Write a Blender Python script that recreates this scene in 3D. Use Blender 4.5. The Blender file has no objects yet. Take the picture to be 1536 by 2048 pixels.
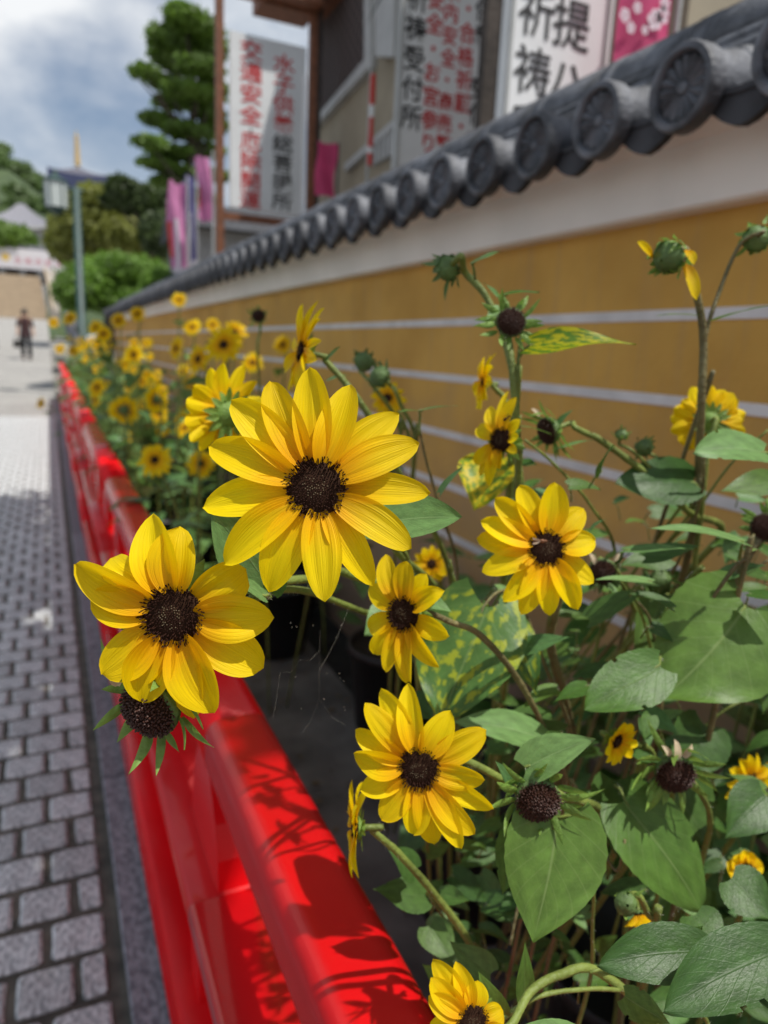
import bpy, math, random
import numpy as np
from mathutils import Vector, Matrix, noise
R_ = math.radians
sc = bpy.context.scene
COL = sc.collection

# ------------------------------------------------------------------ camera
H = 1.3
FPX = 1420.0
def _axes():
    c = lambda x, y: Vector((x - 768, 1024 - y, -FPX))
    Y = c(95, 672).normalized()
    Z = -c(465, 7406); Z = (Z - Z.dot(Y) * Y).normalized()
    X = Y.cross(Z)
    return Matrix((X, Y, Z))
RC = _axes()                       # camera axes -> world axes
CAM = Vector((0, 0, H))
cd = bpy.data.cameras.new('camera'); camo = bpy.data.objects.new('camera', cd); COL.objects.link(camo)
camo.matrix_world = Matrix.Translation(CAM) @ RC.to_4x4()
cd.sensor_fit = 'VERTICAL'; cd.lens = 24; cd.sensor_height = 24 * 2048 / FPX
cd.clip_start = 0.02; cd.clip_end = 3000
cd.dof.use_dof = True; cd.dof.focus_distance = 0.36; cd.dof.aperture_fstop = 6.6
sc.camera = camo

# ------------------------------------------------------------------ light
SUN = Vector((0.26, -0.30, 0.92)).normalized()
SUN_EL = math.asin(SUN.z); SUN_AZ = math.atan2(SUN.x, SUN.y)
w = bpy.data.worlds.new("World"); sc.world = w; w.use_nodes = True
nt = w.node_tree; nt.nodes.clear()
N = nt.nodes.new
out = N('ShaderNodeOutputWorld'); bg = N('ShaderNodeBackground')
sky = N('ShaderNodeTexSky'); sky.sky_type = 'NISHITA'; sky.sun_disc = False
sky.sun_elevation = SUN_EL; sky.sun_rotation = SUN_AZ; sky.dust_density = 1.6; sky.air_density = 1.0
tc = N('ShaderNodeTexCoord'); mp = N('ShaderNodeMapping'); mp.inputs['Location'].default_value = (0.35, 0.2, 0.06)
mp.inputs['Scale'].default_value = (1, 1, 1.7)
n1 = N('ShaderNodeTexNoise'); n1.inputs['Scale'].default_value = 3.6; n1.inputs['Detail'].default_value = 7; n1.inputs['Roughness'].default_value = .52
n2 = N('ShaderNodeTexNoise'); n2.inputs['Scale'].default_value = 6.5; n2.inputs['Detail'].default_value = 5
cr = N('ShaderNodeValToRGB'); cr.color_ramp.elements[0].position = .36; cr.color_ramp.elements[1].position = .58
cr.color_ramp.elements[0].color = (.0, .0, .0, 1)
ccol = N('ShaderNodeValToRGB'); ccol.color_ramp.elements[0].position = .36; ccol.color_ramp.elements[1].position = .66
ccol.color_ramp.elements[0].color = (4.3, 5.0, 6.0, 1); ccol.color_ramp.elements[1].color = (8.8, 9.0, 9.2, 1)
mx = N('ShaderNodeMix'); mx.data_type = 'RGBA'
L = nt.links.new
L(tc.outputs['Generated'], mp.inputs[0]); L(mp.outputs[0], n1.inputs['Vector']); L(mp.outputs[0], n2.inputs['Vector'])
L(n1.outputs[0], cr.inputs[0]); L(n2.outputs[0], ccol.inputs[0])
L(cr.outputs[0], mx.inputs[0]); L(sky.outputs[0], mx.inputs[6]); L(ccol.outputs[0], mx.inputs[7])
L(mx.outputs[2], bg.inputs[0]); L(bg.outputs[0], out.inputs[0])
bg.inputs[1].default_value = 0.105
sl = bpy.data.lights.new('sun', 'SUN'); sl.energy = 4.7; sl.angle = R_(.53); sl.color = (1, .955, .88)
so = bpy.data.objects.new('sun', sl); COL.objects.link(so); so.rotation_euler = SUN.to_track_quat('Z', 'Y').to_euler()
sc.view_settings.view_transform = 'Standard'; sc.view_settings.look = 'None'
sc.view_settings.exposure = 0; sc.view_settings.gamma = 1
sc.view_settings.use_curve_mapping = False
try:
    sc.cycles.use_denoising = True
    sc.cycles.transparent_max_bounces = 12
    sc.cycles.max_bounces = 8
except Exception: pass

# ------------------------------------------------------------------ pixel -> world
def ray(px, py): return RC @ Vector(((px - 768) / FPX, (1024 - py) / FPX, -1))
def at(px, py, d): return CAM + ray(px, py) * d
def onX(px, py, X): r = ray(px, py); return CAM + r * (X / r.x)
def onY(px, py, Y): r = ray(px, py); return CAM + r * (Y / r.y)
def cdir(x, y, z): return (RC @ Vector((x, y, z))).normalized()
def onplane(px, py, C, n):
    r = ray(px, py); t = (C - CAM).dot(n) / r.dot(n); return CAM + r * t

# ------------------------------------------------------------------ object helpers
def link(o): COL.objects.link(o); return o
def mesh(name, verts, faces, mats, uv=None, smooth=True, midx=None):
    m = bpy.data.meshes.new(name)
    m.from_pydata([tuple(v) for v in verts], [], faces)
    for x in (mats if isinstance(mats, (list, tuple)) else [mats]): m.materials.append(x)
    if uv is not None:
        ul = m.uv_layers.new(name='UVMap')
        li = np.empty(len(m.loops), dtype=np.int32); m.loops.foreach_get('vertex_index', li)
        ul.data.foreach_set('uv', np.asarray(uv, dtype=np.float32)[li].ravel())
    if midx is not None: m.polygons.foreach_set('material_index', midx)
    m.polygons.foreach_set('use_smooth', [smooth] * len(m.polygons))
    m.update(); return m
def obj(name, m, parent=None, M=None, **kw):
    o = bpy.data.objects.new(name, m); link(o)
    if parent is not None:
        o.parent = parent
    if M is not None: setw(o, M)
    for k, v in kw.items(): o[k] = v
    return o
def worldm(o):
    M = o.matrix_basis.copy(); p = o.parent
    while p is not None: M = p.matrix_basis @ M; p = p.parent
    return M
def setw(o, M):
    if o.parent is not None: M = worldm(o.parent).inverted() @ M
    o.matrix_basis = M
def thing(name, label, cat, loc=(0, 0, 0), group=None, rz=0):
    o = bpy.data.objects.new(name, None); link(o); o.location = loc; o.rotation_euler = (0, 0, rz)
    o.empty_display_size = .05
    o['label'] = label; o['category'] = cat
    if group: o['group'] = group
    return o
def frame(P, x, z):
    x = Vector(x).normalized(); z = Vector(z); z = (z - z.dot(x) * x)
    if z.length < 1e-6: z = x.orthogonal()
    z.normalize(); y = z.cross(x)
    M = Matrix((x, y, z)).transposed().to_4x4(); M.translation = P; return M
class MB:
    def __init__(s): s.v = []; s.f = []; s.mi = []
    def add(s, v, f, mi=0):
        n = len(s.v); s.v += [tuple(p) for p in v]; s.f += [[i + n for i in q] for q in f]; s.mi += [mi] * len(f); return s
    def box(s, a, b, mi=0, bev=0):
        x0, y0, z0 = a; x1, y1, z1 = b
        if bev <= 0:
            v = [(x0, y0, z0), (x1, y0, z0), (x1, y1, z0), (x0, y1, z0), (x0, y0, z1), (x1, y0, z1), (x1, y1, z1), (x0, y1, z1)]
            return s.add(v, [[0, 3, 2, 1], [4, 5, 6, 7], [0, 1, 5, 4], [1, 2, 6, 5], [2, 3, 7, 6], [3, 0, 4, 7]], mi)
        e = bev
        v = [(x0, y0, z0), (x1, y0, z0), (x1, y1, z0), (x0, y1, z0), (x0, y0, z1 - e), (x1, y0, z1 - e), (x1, y1, z1 - e), (x0, y1, z1 - e),
             (x0 + e, y0 + e, z1), (x1 - e, y0 + e, z1), (x1 - e, y1 - e, z1), (x0 + e, y1 - e, z1)]
        return s.add(v, [[0, 3, 2, 1], [0, 1, 5, 4], [1, 2, 6, 5], [2, 3, 7, 6], [3, 0, 4, 7], [4, 5, 9, 8], [5, 6, 10, 9], [6, 7, 11, 10], [7, 4, 8, 11], [8, 9, 10, 11]], mi)
    def prism(s, poly, axis, a, b, mi=0):
        n = len(poly)
        def P(p, t): return {'x': (t, p[0], p[1]), 'y': (p[0], t, p[1]), 'z': (p[0], p[1], t)}[axis]
        v = [P(p, a) for p in poly] + [P(p, b) for p in poly]
        f = [[i, (i + 1) % n, n + (i + 1) % n, n + i] for i in range(n)] + [list(range(n))[::-1], list(range(n, 2 * n))]
        return s.add(v, f, mi)
    def tube(s, pts, rad, seg=8, mi=0, cap=True):
        pts = [Vector(p) for p in pts]; n = len(pts)
        if not isinstance(rad, (list, tuple)): rad = [rad] * n
        v = []; f = []; up = None
        for i in range(n):
            t = (pts[min(i + 1, n - 1)] - pts[max(i - 1, 0)])
            if t.length < 1e-9: t = Vector((0, 0, 1))
            t.normalize()
            if up is None: up = t.orthogonal().normalized()
            up = (up - up.dot(t) * t)
            up = up.normalized() if up.length > 1e-6 else t.orthogonal().normalized()
            b = t.cross(up)
            for k in range(seg):
                a = 2 * math.pi * k / seg; v.append(pts[i] + (up * math.cos(a) + b * math.sin(a)) * rad[i])
        for i in range(n - 1):
            for k in range(seg):
                k2 = (k + 1) % seg; f.append([i * seg + k, i * seg + k2, (i + 1) * seg + k2, (i + 1) * seg + k])
        if cap: f.append(list(range(seg))[::-1]); f.append([(n - 1) * seg + k for k in range(seg)])
        return s.add(v, f, mi)
    def lathe(s, prof, M=None, seg=16, mi=0):
        v = []; f = []; M = M or Matrix()
        for r, z in prof:
            for k in range(seg):
                a = 2 * math.pi * k / seg; v.append(M @ Vector((r * math.cos(a), r * math.sin(a), z)))
        for i in range(len(prof) - 1):
            for k in range(seg):
                k2 = (k + 1) % seg; f.append([i * seg + k, i * seg + k2, (i + 1) * seg + k2, (i + 1) * seg + k])
        return s.add(v, f, mi)
    def mesh(s, name, mats, smooth=False): return mesh(name, s.v, s.f, mats, smooth=smooth, midx=s.mi)
    def build(s, name, mats, parent=None, smooth=False, M=None, **kw):
        return obj(name, s.mesh(name, mats, smooth), parent, M, **kw)
def spline(pts, n=8):
    pts = [Vector(p) for p in pts]; P = [pts[0] * 2 - pts[1]] + pts + [pts[-1] * 2 - pts[-2]]; o = []
    for i in range(1, len(P) - 2):
        a, b, c, d = P[i - 1:i + 3]
        for k in range(n):
            t = k / n
            o.append(.5 * ((2 * b) + (c - a) * t + (2 * a - 5 * b + 4 * c - d) * t * t + (3 * b - 3 * c + d - a) * t ** 3))
    o.append(pts[-1]); return o
def copy_tree(o, parent=None):
    c = o.copy(); link(c); c.parent = parent
    for ch in list(CH.get(o.name, [])): copy_tree(ch, c)
    return c
CH = {}

# ------------------------------------------------------------------ materials
def mat(name, col=(.5, .5, .5), rough=.6, var=.0, vscale=8, bump=0, bscale=60, coat=0, trans=0, tcol=None, spec=.5, metal=0, col2=None, detail=4, orand=0, stretch=None, coords='Object'):
    m = bpy.data.materials.new(name); m.use_nodes = True; t = m.node_tree; t.nodes.clear()
    A = t.nodes.new; K = t.links.new
    o = A('ShaderNodeOutputMaterial'); p = A('ShaderNodeBsdfPrincipled')
    p.inputs['Roughness'].default_value = rough; p.inputs['Metallic'].default_value = metal
    p.inputs['Coat Weight'].default_value = coat; p.inputs['Coat Roughness'].default_value = .06
    p.inputs['Specular IOR Level'].default_value = spec
    c = A('ShaderNodeTexCoord'); mpn = A('ShaderNodeMapping'); K(c.outputs[coords], mpn.inputs[0])
    if stretch: mpn.inputs['Scale'].default_value = stretch
    nz = A('ShaderNodeTexNoise'); nz.inputs['Scale'].default_value = vscale; nz.inputs['Detail'].default_value = detail
    K(mpn.outputs[0], nz.inputs['Vector'])
    rp = A('ShaderNodeValToRGB')
    a = tuple(max(0, x * (1 - var)) for x in col); b = col2 if col2 else tuple(min(1, x * (1 + var)) for x in col)
    rp.color_ramp.elements[0].position = .36; rp.color_ramp.elements[1].position = .64
    rp.color_ramp.elements[0].color = (*a, 1); rp.color_ramp.elements[1].color = (*b, 1)
    K(nz.outputs[0], rp.inputs[0]); cs = rp.outputs[0]
    if orand:
        oi = A('ShaderNodeObjectInfo'); hs = A('ShaderNodeHueSaturation'); mr = A('ShaderNodeMapRange')
        mr.inputs[3].default_value = 1 - orand; mr.inputs[4].default_value = 1 + orand
        K(oi.outputs['Random'], mr.inputs[0]); K(mr.outputs[0], hs.inputs['Value']); K(cs, hs.inputs['Color']); cs = hs.outputs[0]
    K(cs, p.inputs['Base Color'])
    if bump:
        nb = A('ShaderNodeTexNoise'); nb.inputs['Scale'].default_value = bscale; nb.inputs['Detail'].default_value = 6
        K(mpn.outputs[0], nb.inputs['Vector'])
        bn = A('ShaderNodeBump'); bn.inputs['Strength'].default_value = bump; bn.inputs['Distance'].default_value = .01
        K(nb.outputs[0], bn.inputs['Height']); K(bn.outputs[0], p.inputs['Normal'])
    if trans:
        tr = A('ShaderNodeBsdfTranslucent'); ms = A('ShaderNodeMixShader'); ms.inputs[0].default_value = trans
        if tcol: tr.inputs[0].default_value = (*tcol, 1)
        else: K(cs, tr.inputs[0])
        K(p.outputs[0], ms.inputs[1]); K(tr.outputs[0], ms.inputs[2]); K(ms.outputs[0], o.inputs[0])
    else: K(p.outputs[0], o.inputs[0])
    m['out'] = 1
    return m
def math_(t, op, a, b=None, c=None):
    n = t.nodes.new('ShaderNodeMath'); n.operation = op
    for i, x in enumerate((a, b, c)):
        if x is None: continue
        if isinstance(x, (int, float)): n.inputs[i].default_value = x
        else: t.links.new(x, n.inputs[i])
    return n.outputs[0]

def petal_material(name, tipc, basec, trans=.42):
    m = bpy.data.materials.new(name); m.use_nodes = True; t = m.node_tree; t.nodes.clear(); A = t.nodes.new; K = t.links.new
    o = A('ShaderNodeOutputMaterial'); p = A('ShaderNodeBsdfPrincipled'); p.inputs['Roughness'].default_value = .5
    p.inputs['Specular IOR Level'].default_value = .2
    c = A('ShaderNodeTexCoord'); s = A('ShaderNodeSeparateXYZ'); K(c.outputs['UV'], s.inputs[0])
    u, v = s.outputs[0], s.outputs[1]
    rp = A('ShaderNodeValToRGB'); e = rp.color_ramp.elements
    e[0].position = .02; e[0].color = (*basec, 1); e[1].position = .55; e[1].color = (*tipc, 1)
    K(v, rp.inputs[0])
    # fine longitudinal veins
    mpn = A('ShaderNodeMapping'); mpn.inputs['Scale'].default_value = (26, 1.2, 1); K(c.outputs['UV'], mpn.inputs[0])
    nz = A('ShaderNodeTexNoise'); nz.inputs['Scale'].default_value = 1.0; nz.inputs['Detail'].default_value = 3; K(mpn.outputs[0], nz.inputs['Vector'])
    oi = A('ShaderNodeObjectInfo'); hs = A('ShaderNodeHueSaturation')
    val = math_(t, 'MULTIPLY_ADD', nz.outputs[0], .38, .80)
    val = math_(t, 'ADD', val, math_(t, 'MULTIPLY', math_(t, 'SUBTRACT', oi.outputs['Random'], .5), .14))
    K(val, hs.inputs['Value']); K(rp.outputs[0], hs.inputs['Color'])
    hu = math_(t, 'MULTIPLY_ADD', oi.outputs['Random'], .012, .494); K(hu, hs.inputs['Hue'])
    K(hs.outputs[0], p.inputs['Base Color'])
    bn = A('ShaderNodeBump'); bn.inputs['Strength'].default_value = .7; bn.inputs['Distance'].default_value = .0011
    K(nz.outputs[0], bn.inputs['Height']); K(bn.outputs[0], p.inputs['Normal'])
    tr = A('ShaderNodeBsdfTranslucent'); K(hs.outputs[0], tr.inputs[0]); ms = A('ShaderNodeMixShader'); ms.inputs[0].default_value = trans
    K(p.outputs[0], ms.inputs[1]); K(tr.outputs[0], ms.inputs[2]); K(ms.outputs[0], o.inputs[0]); return m

def leaf_material(name, col, vein, mottle=0, mcol=(.35, .42, .03), trans=.36, rough=.42):
    m = bpy.data.materials.new(name); m.use_nodes = True; t = m.node_tree; t.nodes.clear(); A = t.nodes.new; K = t.links.new
    o = A('ShaderNodeOutputMaterial'); p = A('ShaderNodeBsdfPrincipled'); p.inputs['Roughness'].default_value = rough
    p.inputs['Specular IOR Level'].default_value = .32
    c = A('ShaderNodeTexCoord'); s = A('ShaderNodeSeparateXYZ'); K(c.outputs['UV'], s.inputs[0])
    u = math_(t, 'ABSOLUTE', math_(t, 'MULTIPLY_ADD', s.outputs[0], 2, -1)); v = s.outputs[1]
    d = math_(t, 'MULTIPLY_ADD', math_(t, 'POWER', u, .8), -.40, v); fr = math_(t, 'PINGPONG', math_(t, 'MULTIPLY', d, 6.5), .5)
    side = math_(t, 'SUBTRACT', 1, math_(t, 'SMOOTH_MIN', math_(t, 'MULTIPLY', fr, 16), 1, .2)); side = math_(t, 'MAXIMUM', side, 0)
    mid = math_(t, 'MAXIMUM', math_(t, 'SUBTRACT', 1, math_(t, 'MULTIPLY', u, 26)), 0)
    vor = A('ShaderNodeTexVoronoi'); vor.feature = 'DISTANCE_TO_EDGE'; vor.inputs['Scale'].default_value = 16
    mpn = A('ShaderNodeMapping'); mpn.inputs['Scale'].default_value = (1, 1.3, 1); K(c.outputs['UV'], mpn.inputs[0]); K(mpn.outputs[0], vor.inputs['Vector'])
    fine = math_(t, 'MAXIMUM', math_(t, 'SUBTRACT', 1, math_(t, 'MULTIPLY', vor.outputs['Distance'], 14)), 0)
    vm = math_(t, 'MAXIMUM', mid, math_(t, 'MULTIPLY', side, .36)); vm = math_(t, 'MAXIMUM', vm, math_(t, 'MULTIPLY', fine, .13))
    nz = A('ShaderNodeTexNoise'); nz.inputs['Scale'].default_value = 5; nz.inputs['Detail'].default_value = 5; K(c.outputs['UV'], nz.inputs['Vector'])
    rp = A('ShaderNodeValToRGB'); rp.color_ramp.elements[0].position = .3; rp.color_ramp.elements[1].position = .7
    rp.color_ramp.elements[0].color = (*[x * .72 for x in col], 1); rp.color_ramp.elements[1].color = (*[x * 1.25 for x in col], 1)
    K(nz.outputs[0], rp.inputs[0]); cs = rp.outputs[0]
    if mottle:
        n2 = A('ShaderNodeTexNoise'); n2.inputs['Scale'].default_value = 9; n2.inputs['Detail'].default_value = 3; K(c.outputs['UV'], n2.inputs['Vector'])
        r2 = A('ShaderNodeValToRGB'); r2.color_ramp.elements[0].position = .56 - .1 * mottle; r2.color_ramp.elements[1].position = .66 - .1 * mottle
        K(n2.outputs[0], r2.inputs[0]); mm = A('ShaderNodeMix'); mm.data_type = 'RGBA'; K(r2.outputs[0], mm.inputs[0]); K(cs, mm.inputs[6]); mm.inputs[7].default_value = (*mcol, 1); cs = mm.outputs[2]
    mv = A('ShaderNodeMix'); mv.data_type = 'RGBA'; K(math_(t, 'MULTIPLY', vm, .6), mv.inputs[0]); K(cs, mv.inputs[6]); mv.inputs[7].default_value = (*vein, 1)
    oi = A('ShaderNodeObjectInfo'); hs = A('ShaderNodeHueSaturation'); K(mv.outputs[2], hs.inputs['Color'])
    K(math_(t, 'MULTIPLY_ADD', oi.outputs['Random'], .5, .75), hs.inputs['Value'])
    K(math_(t, 'MULTIPLY_ADD', oi.outputs['Random'], -.03, .512), hs.inputs['Hue'])
    K(hs.outputs[0], p.inputs['Base Color'])
    bn = A('ShaderNodeBump'); bn.inputs['Strength'].default_value = .35; bn.inputs['Distance'].default_value = .0008
    n3 = A('ShaderNodeTexNoise'); n3.inputs['Scale'].default_value = 22; K(c.outputs['UV'], n3.inputs['Vector'])
    K(math_(t, 'SUBTRACT', n3.outputs[0], math_(t, 'MULTIPLY', vm, .8)), bn.inputs['Height']); K(bn.outputs[0], p.inputs['Normal'])
    tr = A('ShaderNodeBsdfTranslucent'); h2 = A('ShaderNodeHueSaturation'); h2.inputs['Value'].default_value = 1.5; h2.inputs['Hue'].default_value = .48
    K(hs.outputs[0], h2.inputs['Color']); K(h2.outputs[0], tr.inputs[0])
    ms = A('ShaderNodeMixShader'); ms.inputs[0].default_value = trans
    K(p.outputs[0], ms.inputs[1]); K(tr.outputs[0], ms.inputs[2]); K(ms.outputs[0], o.inputs[0]); return m

M_PETAL = petal_material('petal_yellow', (.95, .70, .003), (.92, .45, .002), .42)
M_PETAL_FAR = petal_material('petal_yellow_far', (.94, .67, .004), (.85, .42, .003), .42)
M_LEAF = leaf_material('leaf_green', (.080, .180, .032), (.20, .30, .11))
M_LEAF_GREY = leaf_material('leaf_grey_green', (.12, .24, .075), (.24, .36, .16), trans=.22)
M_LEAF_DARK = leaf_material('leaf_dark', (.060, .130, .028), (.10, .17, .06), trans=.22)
M_LEAF_MOT = leaf_material('leaf_mottled', (.085, .19, .045), (.22, .34, .12), mottle=.5)
M_LEAF_YEL = leaf_material('leaf_yellowing', (.12, .24, .015), (.3, .38, .05), mottle=1.1, mcol=(.55, .50, .01), trans=.4)
M_STEM = mat('stem_green', (.17, .22, .045), .55, .25, 30, .3, 200, trans=.1)
M_STEMB = mat('stem_brown_green', (.15, .13, .05), .6, .3, 25, .4, 200)
M_BRACT = mat('bract_green', (.20, .34, .06), .5, .3, 60, .3, 300, trans=.35, orand=.15)
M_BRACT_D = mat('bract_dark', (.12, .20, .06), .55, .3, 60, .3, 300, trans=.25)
M_DISK = mat('disk_brown', (.030, .012, .005), .8, .5, 300, spec=.15)
M_PEG = mat('floret_dark', (.014, .005, .004), .7, .5, 500, col2=(.050, .015, .007), spec=.22)
M_PEGS = mat('seed_head_floret', (.018, .007, .006), .55, .5, 300, col2=(.10, .035, .02))
M_TIP = mat('floret_tip', (.12, .085, .045), .5, .3, 600)
M_CREAM = mat('withered_cream', (.62, .50, .34), .7, .25, 80, trans=.3)
M_RED = mat('red_gloss_paint', (.80, .006, .010), .22, .10, 3, .04, 22, coat=.0, spec=.26, orand=.03)
M_RED_FLAT = mat('red_gloss_paint_board', (.70, .006, .010), .30, .08, 2, .08, 18, coat=.5, spec=.35)
M_HAIR = mat('stem_hair', (.6, .62, .5), .6, trans=.4)

# ================================================================== STRUCTURE: ground
def struct(o, kind='structure'): o['kind'] = kind; return o
def hroad(y):
    if y < 12: return 0.0
    if y < 28: return .47 * ((y - 12) / 16) ** 1.5
    return .47 + (y - 28) * .062
def make_road():
    ys = list(np.linspace(-3, 12, 31)) + list(np.linspace(12.5, 60, 60)); xs = [-60, -9, -6, -3, -1, .0825]
    v = [(x, y, hroad(y) - .008) for y in ys for x in xs]; f = []
    n = len(xs)
    for i in range(len(ys) - 1):
        for j in range(n - 1): f.append([i * n + j, i * n + j + 1, (i + 1) * n + j + 1, (i + 1) * n + j])
    m = bpy.data.materials.new('sett_joint_and_far_paving'); m.use_nodes = True; t = m.node_tree; p = t.nodes['Principled BSDF']; A = t.nodes.new; K = t.links.new
    c = A('ShaderNodeTexCoord')
    nz = A('ShaderNodeTexNoise'); nz.inputs['Scale'].default_value = 18; nz.inputs['Detail'].default_value = 6; K(c.outputs['Object'], nz.inputs['Vector'])
    rp = A('ShaderNodeValToRGB'); rp.color_ramp.elements[0].color = (.055, .053, .042, 1); rp.color_ramp.elements[1].color = (.135, .12, .095, 1)
    rp.color_ramp.elements[0].position = .35; rp.color_ramp.elements[1].position = .65
    K(nz.outputs[0], rp.inputs[0])
    bk = A('ShaderNodeTexBrick'); bk.inputs['Scale'].default_value = 1; bk.inputs['Brick Width'].default_value = .125; bk.inputs['Row Height'].default_value = .125
    bk.inputs['Mortar Size'].default_value = .012; bk.inputs['Color1'].default_value = (.30, .29, .28, 1); bk.inputs['Color2'].default_value = (.37, .36, .34, 1); bk.inputs['Mortar'].default_value = (.20, .19, .17, 1)
    K(c.outputs['Object'], bk.inputs['Vector'])
    nl = A('ShaderNodeTexNoise'); nl.inputs['Scale'].default_value = .6; nl.inputs['Detail'].default_value = 5; K(c.outputs['Object'], nl.inputs['Vector'])
    hs = A('ShaderNodeHueSaturation'); K(bk.outputs[0], hs.inputs['Color']); K(math_(t, 'MULTIPLY_ADD', nl.outputs[0], .6, .75), hs.inputs['Value'])
    s = A('ShaderNodeSeparateXYZ'); K(c.outputs['Object'], s.inputs[0])
    far = math_(t, 'GREATER_THAN', s.outputs[1], 12.02)
    mx = A('ShaderNodeMix'); mx.data_type = 'RGBA'; K(far, mx.inputs[0]); K(rp.outputs[0], mx.inputs[6]); K(hs.outputs[0], mx.inputs[7]); K(mx.outputs[2], p.inputs['Base Color'])
    p.inputs['Roughness'].default_value = .8
    bn = A('ShaderNodeBump'); bn.inputs['Strength'].default_value = .5; bn.inputs['Distance'].default_value = .01; K(nz.outputs[0], bn.inputs['Height']); K(bn.outputs[0], p.inputs['Normal'])
    return struct(obj('pavement', mesh('pavement', v, f, m, smooth=True)))
ROAD = make_road()
def granite(name, a, b):
    m = mat(name, a, .72, 0, 95, .35, 120, col2=b, detail=5, orand=.16, stretch=(1, .55, 1), coords='Object'); return m
M_SETT = granite('granite_sett', (.27, .285, .295), (.72, .74, .74))
M_KERB = granite('granite_kerb', (.12, .12, .14), (.30, .30, .33))
def sett_mesh(w_, d_, seed):
    r = random.Random(seed); n = 5
    mb = []; f = []
    j = lambda a: r.uniform(-a, a)
    # top grid 4x4 with rounded, uneven edge
    g = [-.5, -.44, -.15, .15, .44, .5]
    for a in g:
        for b in g:
            e = max(abs(a), abs(b)); z = -.004 if e >= .5 else .0
            c = .004 if (abs(a) >= .5 and abs(b) >= .5) else 0
            mb.append((a * w_ - math.copysign(c, a) + j(.0012), b * d_ - math.copysign(c, b) + j(.0012), z + (j(.0013) if e < .5 else j(.0008))))
    k = len(g)
    for a in range(k - 1):
        for b in range(k - 1): f.append([a * k + b, (a + 1) * k + b, (a + 1) * k + b + 1, a * k + b + 1])
    ring = [i * k for i in range(k)] + [(k - 1) * k + i for i in range(1, k)] + [i * k + k - 1 for i in range(k - 2, -1, -1)] + [i for i in range(k - 2, 0, -1)]
    base = len(mb)
    for i in ring: mb.append((mb[i][0], mb[i][1], -.02))
    m_ = len(ring)
    for i in range(m_): f.append([ring[(i + 1) % m_], ring[i], base + i, base + (i + 1) % m_])
    return mesh('sett', mb, f, M_SETT, smooth=False)
FULL = [sett_mesh(.106, .104, i) for i in range(5)]; HALF = [sett_mesh(.047, .104, 20 + i) for i in range(3)]
rnd = random.Random(5)
PIT = .1255; XE = .047
far_v = []; far_f = []
cnt = 0
for row in range(0, 96):
    y = .98 + row * PIT; half = row % 2 == 1
    x = XE
    xl = -.52 if y < 5.2 else -3.6
    first = True; k = 0
    while x > -3.6:
        isw = .047 if (half and first) else .106
        cx = x - isw / 2; first = False; x -= isw + .0185
        jz = rnd.uniform(-.002, .002); jx = rnd.uniform(-.002, .002); jy = rnd.uniform(-.002, .002); jr = rnd.uniform(-.012, .012)
        if y < 5.3 and cx > -.58 and cnt < 290:
            o = obj('sett', rnd.choice(HALF if isw < .08 else FULL), ROAD); cnt += 1
            o.location = (cx + jx, y + jy, jz); o.rotation_euler = (rnd.uniform(-.012, .012), rnd.uniform(-.012, .012), jr)
        else:
            n = len(far_v); a = isw / 2; b = .052; z = hroad(y) + jz
            far_v += [(cx - a, y - b, z - .012), (cx + a, y - b, z - .012), (cx + a, y + b, z - .012), (cx - a, y + b, z - .012),
                      (cx - a + .003, y - b + .003, z), (cx + a - .003, y - b + .003, z), (cx + a - .003, y + b - .003, z), (cx - a + .003, y + b - .003, z)]
            far_f += [[n + 4, n + 5, n + 6, n + 7], [n, n + 1, n + 5, n + 4], [n + 1, n + 2, n + 6, n + 5], [n + 2, n + 3, n + 7, n + 6], [n + 3, n, n + 4, n + 7]]
fs = obj('setts', mesh('setts', far_v, far_f, M_SETT, smooth=False), ROAD); fs['kind'] = 'stuff'
# kerb stones
M_MORT = mat('bed_concrete', (.13, .127, .12), .85, .35, 5, .4, 40)
kerb = thing('kerb', 'long line of grey granite kerb stones between the setts and the red fence', 'kerb', (.105, 0, 0))
for i in range(16):
    y0 = -.4 + i * 1.003 + .45
    MB().box((.083, y0 + .0025, -.03), (.16, y0 + .9975, .018), bev=.004).build('kerb_stone', M_KERB, kerb, M=Matrix())
# planting bed ground, and earth beyond
bedv = MB(); bedv.box((.1585, -3, -.05), (1.0, 17, .006))
struct(bedv.build('bed_ground', M_MORT))
M_EARTH = mat('dark_gutter', (.025, .025, .024), .9, .4, 8, .5, 40)
struct(MB().box((1.003, -3, -.12), (1.26, 17, -.05)).build('gutter', M_EARTH))
M_GRND = mat('far_ground', (.22, .21, .19), .9, .3, 1.5, .3, 10)
struct(mesh and obj('ground', mesh('ground', [(-900, -300, -.16), (900, -300, -.16), (900, 1500, -.16), (-900, 1500, -.16)], [[0, 1, 2, 3]], M_GRND)))

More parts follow.
